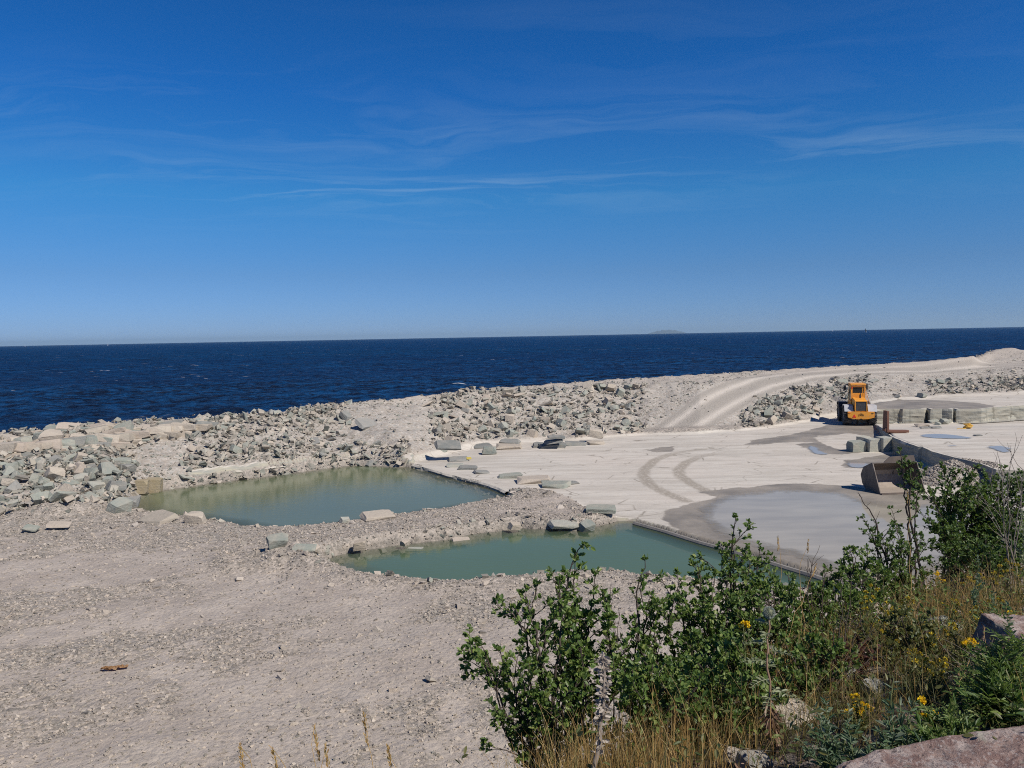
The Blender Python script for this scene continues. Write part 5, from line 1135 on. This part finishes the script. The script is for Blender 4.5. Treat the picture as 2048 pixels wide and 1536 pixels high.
herb("yellow-flowered plant left of the mugwort spike", (1975, 3.6), [(1970, 1324, 3.75), (1985, 1322, 3.75), (2000, 1335, 3.7)], M_LEAF, .075, .18, 44, 5, YG, pinnate=True)
herb("yellow-flowered plant at the right edge beside the mugwort", (2036, 3.6), [(2035, 1326, 3.75), (2046, 1335, 3.7), (2028, 1340, 3.7)], M_LEAF, .07, .2, 40, 4, YG)
herb("single yellow flower at the right edge above the pink boulder", (2026, 4.6), [(2022, 1226, 4.9), (2030, 1232, 4.9)], M_OLIVE, .06, .22, 34, 5, YG)
herb("small orange-yellow flower low beside the globe thistle", (1492, 3.75), [(1487, 1246, 4.0), (1495, 1252, 4.0)], M_OLIVE, .05, .3, 30, 4, YG)
spots = [(1730, 1195, 5.2), (1775, 1207, 5.1), (1742, 1172, 5.4), (1800, 1220, 4.9), (1815, 1195, 5.2), (1840, 1240, 4.7), (1862, 1268, 4.3), (1905, 1200, 5.2), (1937, 1155, 6.0), (1958, 1148, 6.1), (1990, 1145, 6.1), (2012, 1120, 6.4), (2036, 1130, 6.3), (1900, 1250, 4.5), (1855, 1320, 3.8), (1830, 1300, 4.0), (1880, 1322, 3.8), (1790, 1260, 4.4), (1760, 1240, 4.7), (1950, 1215, 5.0), (1985, 1190, 5.4)]
side = ("front of the hawthorn", "the middle of the bank", "the slope above the pink rock")
cnt = {}
for px, py, dd in sorted(spots):
    z_ = 0 if py < 1180 else (1 if py < 1245 else 2); cnt[z_] = cnt.get(z_, 0) + 1
    herb(f"faded yellow-flowered weed, {ORD[cnt[z_] - 1]} from the left on {side[z_]}" if z_ else f"faded yellow-flowered weed, {ORD[cnt[z_] - 1]} from the left in {side[z_]}", (px + 4, dd - .25),
         [(px, py, dd), (px + 11, py + 8, dd), (px - 9, py + 12, dd), (px + 3, py + 22, dd - .1)], M_OLIVE, .055, .22, 40, 2, YG, fmat=M_FADED)
MG_ = "mugwort plants on the bank"
herb("tall mugwort with a grey-green flower spike at the right edge", (2005, 3.2), [(2011, 1205, 3.6), (1985, 1300, 3.45), (2030, 1300, 3.45), (2000, 1270, 3.5), (2040, 1360, 3.3), (1975, 1370, 3.3), (2015, 1390, 3.2), (2045, 1420, 3.1)], M_LEAF, .10, .2, 34, 0, MG_, "mugwort", "mugwort", True, pinnate=True)
herb("pale mugwort spike leaning beside the hawthorn", (1962, 4.9), [(1955, 1110, 5.4), (1968, 1165, 5.3), (1985, 1185, 5.2), (1945, 1190, 5.1)], M_GREYLEAF, .04, .3, 26, 0, MG_, "mugwort", "mugwort", True)
herb("grey-white mugwort spike crossing the right edge of the hawthorn", (2060, 5.2), [(2032, 1095, 5.5), (2044, 1020, 5.6), (2047, 1060, 5.5)], M_PALE, .03, .3, 22, 0, MG_, "mugwort", "mugwort", True, fmat=M_PALE)
herb("silvery leafy mugwort clump between the rocks above the pink rock", (1690, 2.75), [(1640, 1440, 2.9), (1665, 1470, 2.85), (1690, 1440, 2.9), (1628, 1410, 3.0), (1700, 1480, 2.8), (1610, 1500, 2.75), (1655, 1500, 2.75), (1590, 1470, 2.85), (1680, 1510, 2.7), (1720, 1440, 2.95), (1650, 1400, 3.05), (1700, 1410, 3.05), (1620, 1450, 2.9), (1740, 1500, 2.75)], M_GREYLEAF, .055, .28, 60, 0, MG_, "mugwort", "mugwort")
herb("dark leafy mugwort clump just behind the pink rock", (1800, 2.9), [(1785, 1350, 3.2), (1800, 1400, 3.05), (1770, 1420, 3.0), (1830, 1400, 3.05), (1760, 1460, 2.85), (1815, 1450, 2.9), (1790, 1470, 2.8), (1845, 1480, 2.8), (1735, 1480, 2.8)], M_GREYLEAF, .07, .22, 40, 0, MG_, "mugwort", "mugwort")
herb("bright green leafy mugwort under the yellow cluster", (1885, 2.9), [(1900, 1420, 3.05), (1920, 1450, 2.95), (1865, 1465, 2.9), (1905, 1480, 2.85), (1930, 1420, 3.05), (1880, 1490, 2.8)], M_LEAF, .075, .2, 30, 0, MG_, "mugwort", "mugwort", pinnate=True)
herb("low dark red-brown withered plant behind the pale rock", (1705, 4.1), [(1660, 1290, 4.3), (1685, 1275, 4.3), (1710, 1265, 4.35), (1740, 1275, 4.3), (1765, 1290, 4.2), (1650, 1310, 4.2), (1720, 1300, 4.2), (1690, 1310, 4.2)], M_RED, .05, .55, 60, 0, None, "withered_plant", "dead plant", stem=M_BARK)

# single tall grass stalks with seed heads
def seed_grass(label, base, tip, mat=M_STRAW, head=.10, group="single grass stalks"):
    E_, root = stalks("grass_stalk", label, "grass stalk", base, [tip], M_STRAW, .0022, group, 0, .1, 4, .001); t_ = np.array(aty(*tip)) - root; ax = t_ / np.linalg.norm(t_); v = Veg(); n_ = 60; u_ = vr.uniform(0, 1, n_)
    v.leaves(t_ - ax * (u_ * head)[:, None] + rdir(n_) * .003, ax + rdir(n_) * .5, rdir(n_), .014 * vr.uniform(.6, 1.2, n_), .3); v.build("seed_head", mat, E_)
seed_grass("curved grass stalk in front of the gravel, leftmost at the lower edge", (520, 2.05), (480, 1492, 2.25)); seed_grass("bent grass stalk drooping over the gravel, second at the lower edge", (620, 2.1), (545, 1497, 2.3))
seed_grass("upright grass stalk with a brown head over the gravel", (680, 2.15), (628, 1456, 2.4)); seed_grass("grass stalk beside the upright brown-headed one", (690, 2.2), (650, 1490, 2.35)); seed_grass("thin tall grass stalk before pale gravel near the dry clump", (755, 2.3), (728, 1430, 2.5)); seed_grass("short brown-headed stalk left of the dry clump", (805, 2.3), (776, 1495, 2.4))
seed_grass("tall grass stalk between the globe thistle and the shrubs", (1560, 4.3), (1632, 1130, 4.9)); seed_grass("brown seed head standing before the bush's right side", (1820, 4.6), (1838, 1205, 4.9), M_DRYLEAF, .14); seed_grass("brown seed head over the dark hollow at right", (1965, 3.9), (1968, 1252, 4.2), M_DRYLEAF, .12)
seed_grass("thin tall stalk crossing the pool's right end", (1560, 4.9), (1556, 1075, 5.3)); seed_grass("thin dry stalk before the milky puddle", (1615, 5.0), (1616, 1080, 5.4)); seed_grass("pale stalk rising through the hawthorn's left branch", (1815, 5.6), (1815, 985, 6.2)); seed_grass("long stem leaning right over the pink rock", (1880, 3.1), (1945, 1300, 3.5), M_DRYLEAF, .04)

# grasses and ground cover: nobody could count them
def grass(name, label, spots, mat, seed):
    g = np.random.default_rng(seed); Ps, V_ = [], Veg()
    for px, py, dist, spread, n_, hgt_, lean in spots:
        b = aty(px, py, dist); x = b.x + g.normal(0, spread, n_); y = b.y + g.normal(0, spread * .8, n_); z = np.maximum(hill(x, y), ground(x, y)) - .02
        h_ = hgt_ * g.uniform(.45, 1.1, n_); a = g.uniform(0, 6.28, n_); ln = np.abs(g.normal(lean, lean * .8, n_)) * h_
        p0 = np.stack([x, y, z], 1); d = np.stack([np.cos(a), np.sin(a), 0 * a], 1); up = np.array([0, 0, 1.0]); wv_ = np.stack([np.sin(a * 3 + 1), np.cos(a * 3 + 1), 0 * a], 1) * (.0013 + .0011 * g.random(n_))[:, None]
        rows = []
        for q in (0, .4, .75, 1.0):
            c = p0 + up * (h_ * q * (1 - .12 * q * q))[:, None] + d * (ln * q * q)[:, None]; rows += [c - wv_ * (1 - .8 * q), c + wv_ * (1 - .8 * q)]
        v = np.stack(rows, 1); k = (np.arange(n_) * 8)[:, None, None] + np.array([(0, 1, 3, 2), (2, 3, 5, 4), (4, 5, 7, 6)])[None]; V_.add(v.reshape(-1, 3), k.reshape(-1, 4))
    return tag(V_.build(name, mat), label, "grass", None, 'stuff')
grass("dry_grass", "golden dry grass between and below the shrubs", [(1180, 1500, 3.3, 0.18, 234, 0.36, 0.20), (1260, 1480, 3.5, 0.23, 345, 0.43, 0.20), (1340, 1470, 3.6, 0.23, 345, 0.43, 0.24), (1400, 1460, 3.6, 0.17, 200, 0.36, 0.26), (1230, 1530, 3.0, 0.25, 289, 0.32, 0.26), (1330, 1530, 3.0, 0.23, 234, 0.31, 0.27), (1100, 1530, 3.1, 0.18, 167, 0.31, 0.27),
      (1000, 1530, 3.0, 0.16, 68, 0.27, 0.34), (900, 1540, 2.9, 0.14, 37, 0.27, 0.34), (1580, 1350, 4.1, 0.15, 204, 0.37, 0.20), (1625, 1330, 4.3, 0.18, 161, 0.31, 0.34), (1868, 1200, 5.7, 0.06, 68, 0.38, 0.10), (1890, 1190, 5.8, 0.10, 55, 0.33, 0.17), (1960, 1180, 5.8, 0.46, 186, 0.37, 0.34), (1750, 1250, 4.9, 0.40, 223, 0.31, 0.34), (2030, 1150, 6.0, 0.29, 99, 0.44, 0.20), (1690, 1230, 5.0, 0.34, 161, 0.31, 0.34), (1420, 1330, 4.4, 0.34, 99, 0.44, 0.17), (1500, 1330, 4.4, 0.34, 99, 0.37, 0.26), (1800, 1230, 5.0, .5, 320, .38, .3), (1920, 1200, 5.5, .5, 360, .46, .25), (2020, 1180, 5.6, .4, 300, .5, .22), (1700, 1330, 4.0, .35, 110, .30, .35), (1560, 1420, 3.6, .3, 100, .34, .3), (1850, 1380, 3.4, .3, 70, .34, .3), (1180, 1380, 3.8, .3, 120, .36, .2)], M_STRAW, 21)
grass("grass", "olive green grass under the shrubs and flowers", [(1300, 1480, 3.5, .35, 375, 0.24, 0.32), (1500, 1400, 3.9, .4, 375, 0.21, 0.40), (1650, 1300, 4.6, .5, 600, 0.20, 0.48), (1800, 1260, 4.8, .5, 825, 0.20, 0.56), (1920, 1240, 4.9, .5, 675, 0.21, 0.56), (2020, 1220, 5.0, .4, 450, 0.22, 0.48), (1850, 1190, 5.9, .6, 600, 0.22, 0.48), (1980, 1160, 6.2, .6, 525, 0.24, 0.48), (1120, 1480, 3.5, .3, 195, 0.20, 0.40), (1850, 1330, 3.9, .35, 375, 0.18, 0.48), (1980, 1320, 4.0, .35, 375, 0.20, 0.48), (1620, 1380, 3.7, .4, 420, .24, .5), (1740, 1400, 3.3, .35, 420, .24, .5), (1600, 1240, 5.2, .5, 375, 0.22, 0.40)], M_GRASS, 22)
def cover(name, label, n_, xr, yr, mat, seed, leaf, keep_, lift):
    g = np.random.default_rng(seed); x, y = g.uniform(*xr, n_), g.uniform(*yr, n_); k = keep_(x, y, g); x, y = x[k], y[k]; z = hill(x, y); ok_ = z > ground(x, y); x, y, z = x[ok_], y[ok_], z[ok_]; m_ = len(x)
    v = Veg(); v.leaves(np.stack([x, y, z + lift * g.random(m_) ** 1.5], 1), g.normal(0, 1, (m_, 3)) * (1, 1, .5) + (0, 0, .3), g.normal(0, .7, (m_, 3)) + (0, 0, 1), leaf * g.uniform(.5, 1.3, m_), .42)
    return tag(v.build(name, mat), label, "ground cover", None, 'stuff')
far_ = lambda x, y, g: (g.random(len(x)) < .40 + 1.3 * fbm(x, y, 1.1, 3, 61)) & (y > 2.5)
cover("undergrowth", "low green weeds covering the planted bank", 60000, (-.2, 9), (2.4, 9.5), M_OLIVE, 31, .030, far_, .26)
cover("undergrowth", "dark leafy undergrowth beneath the shrubs", 26000, (.2, 9), (3.2, 10), M_LEAF, 32, .038, lambda x, y, g: (g.random(len(x)) < .5 + 1.5 * fbm(x, y, .9, 3, 63)) & (sdf(MOUND, x, y) < .9) & (sdf(MOUND, x, y) > -1.4), .30)
cover("leaf_litter", "withered brown leaves and stems on the soil", 30000, (-.6, 8), (1.6, 8), M_DRYLEAF, 33, .026, lambda x, y, g: g.random(len(x)) < .55 + fbm(x, y, 1.6, 3, 65), .05)

# rocks lying on the planted bank
def bank_rock(label, px, py, dist, size, mat, seed, yaw=0, tilt=(0, 0), cut=.3, name="rock", sub=0):
    p = aty(px, py, dist); me = rock_mesh(name, seed, *size, cut); me.materials.append(mat); o = bpy.data.objects.new(name, me); C.objects.link(o); o.location = (p.x, p.y, hz(p.x, p.y) + size[2] * .28); o.rotation_euler = (R(tilt[0]), R(tilt[1]), R(yaw)); tag(o, label, "rock", "rocks on the planted bank", "thing")
    if sub:
        md = o.modifiers.new("round", 'BEVEL'); md.width = .02; md.segments = 2; md = o.modifiers.new("fine", 'SUBSURF'); md.subdivision_type = 'SIMPLE'; md.levels = md.render_levels = sub
        tx = bpy.data.textures.new("rough", 'CLOUDS'); tx.noise_scale = .12; md = o.modifiers.new("rough", 'DISPLACE'); md.texture = tx; md.strength = .035; tx.noise_scale = .07; tx.noise_depth = 5
    return o
bank_rock("pale squarish rock among the stems left of the bare bush", 1583, 1402, 3.75, (.25, .22, .13), M_BEIGE, 901, 12, (8, 0), .25)
bank_rock("grey pointed rock at the lower edge below the globe thistle", 1508, 1508, 3.05, (.15, .12, .09), M_MIXED, 902, 30, (14, 10))
bank_rock("small stone left of the pointed rock at the lower edge", 1470, 1490, 3.2, (.10, .10, .07), M_BEIGE, 903, 60, (5, 10))
bank_rock("rough dark rock just under the red-brown withered plant", 1690, 1310, 4.15, (.15, .12, .10), M_DARK, 904, 10, (12, -14), .5)
bank_rock("stone half hidden right of the bare bush's foot", 1745, 1345, 3.95, (.13, .11, .07), M_DARK, 905, 40, (10, 0))
bank_rock("broken pale stone in the middle of the flowery slope", 1888, 1205, 5.2, (.24, .2, .14), M_GREEN, 906, 20, (10, 0))
bank_rock("small pink stone above the dark hollow", 1955, 1283, 4.2, (.12, .1, .1), M_PINK, 907, 20, (10, 0))
bank_rock("pink boulder at the right edge behind the mugwort", 2050, 1280, 4.2, (.42, .4, .30), M_PINK, 908, 20, (10, 5), .3, "boulder", 4)
bank_rock("pale gravelly rock showing between the shrubs by the pool", 1575, 1200, 6.6, (.5, .4, .34), M_MIXED, 909, 30, (10, 0), .4)
bank_rock("large flat pink rock filling the lower right corner", 2000, 1560, 2.40, (1.10, .46, .20), M_PINK, 910, 10, (6, -3), .16, "boulder", 5)
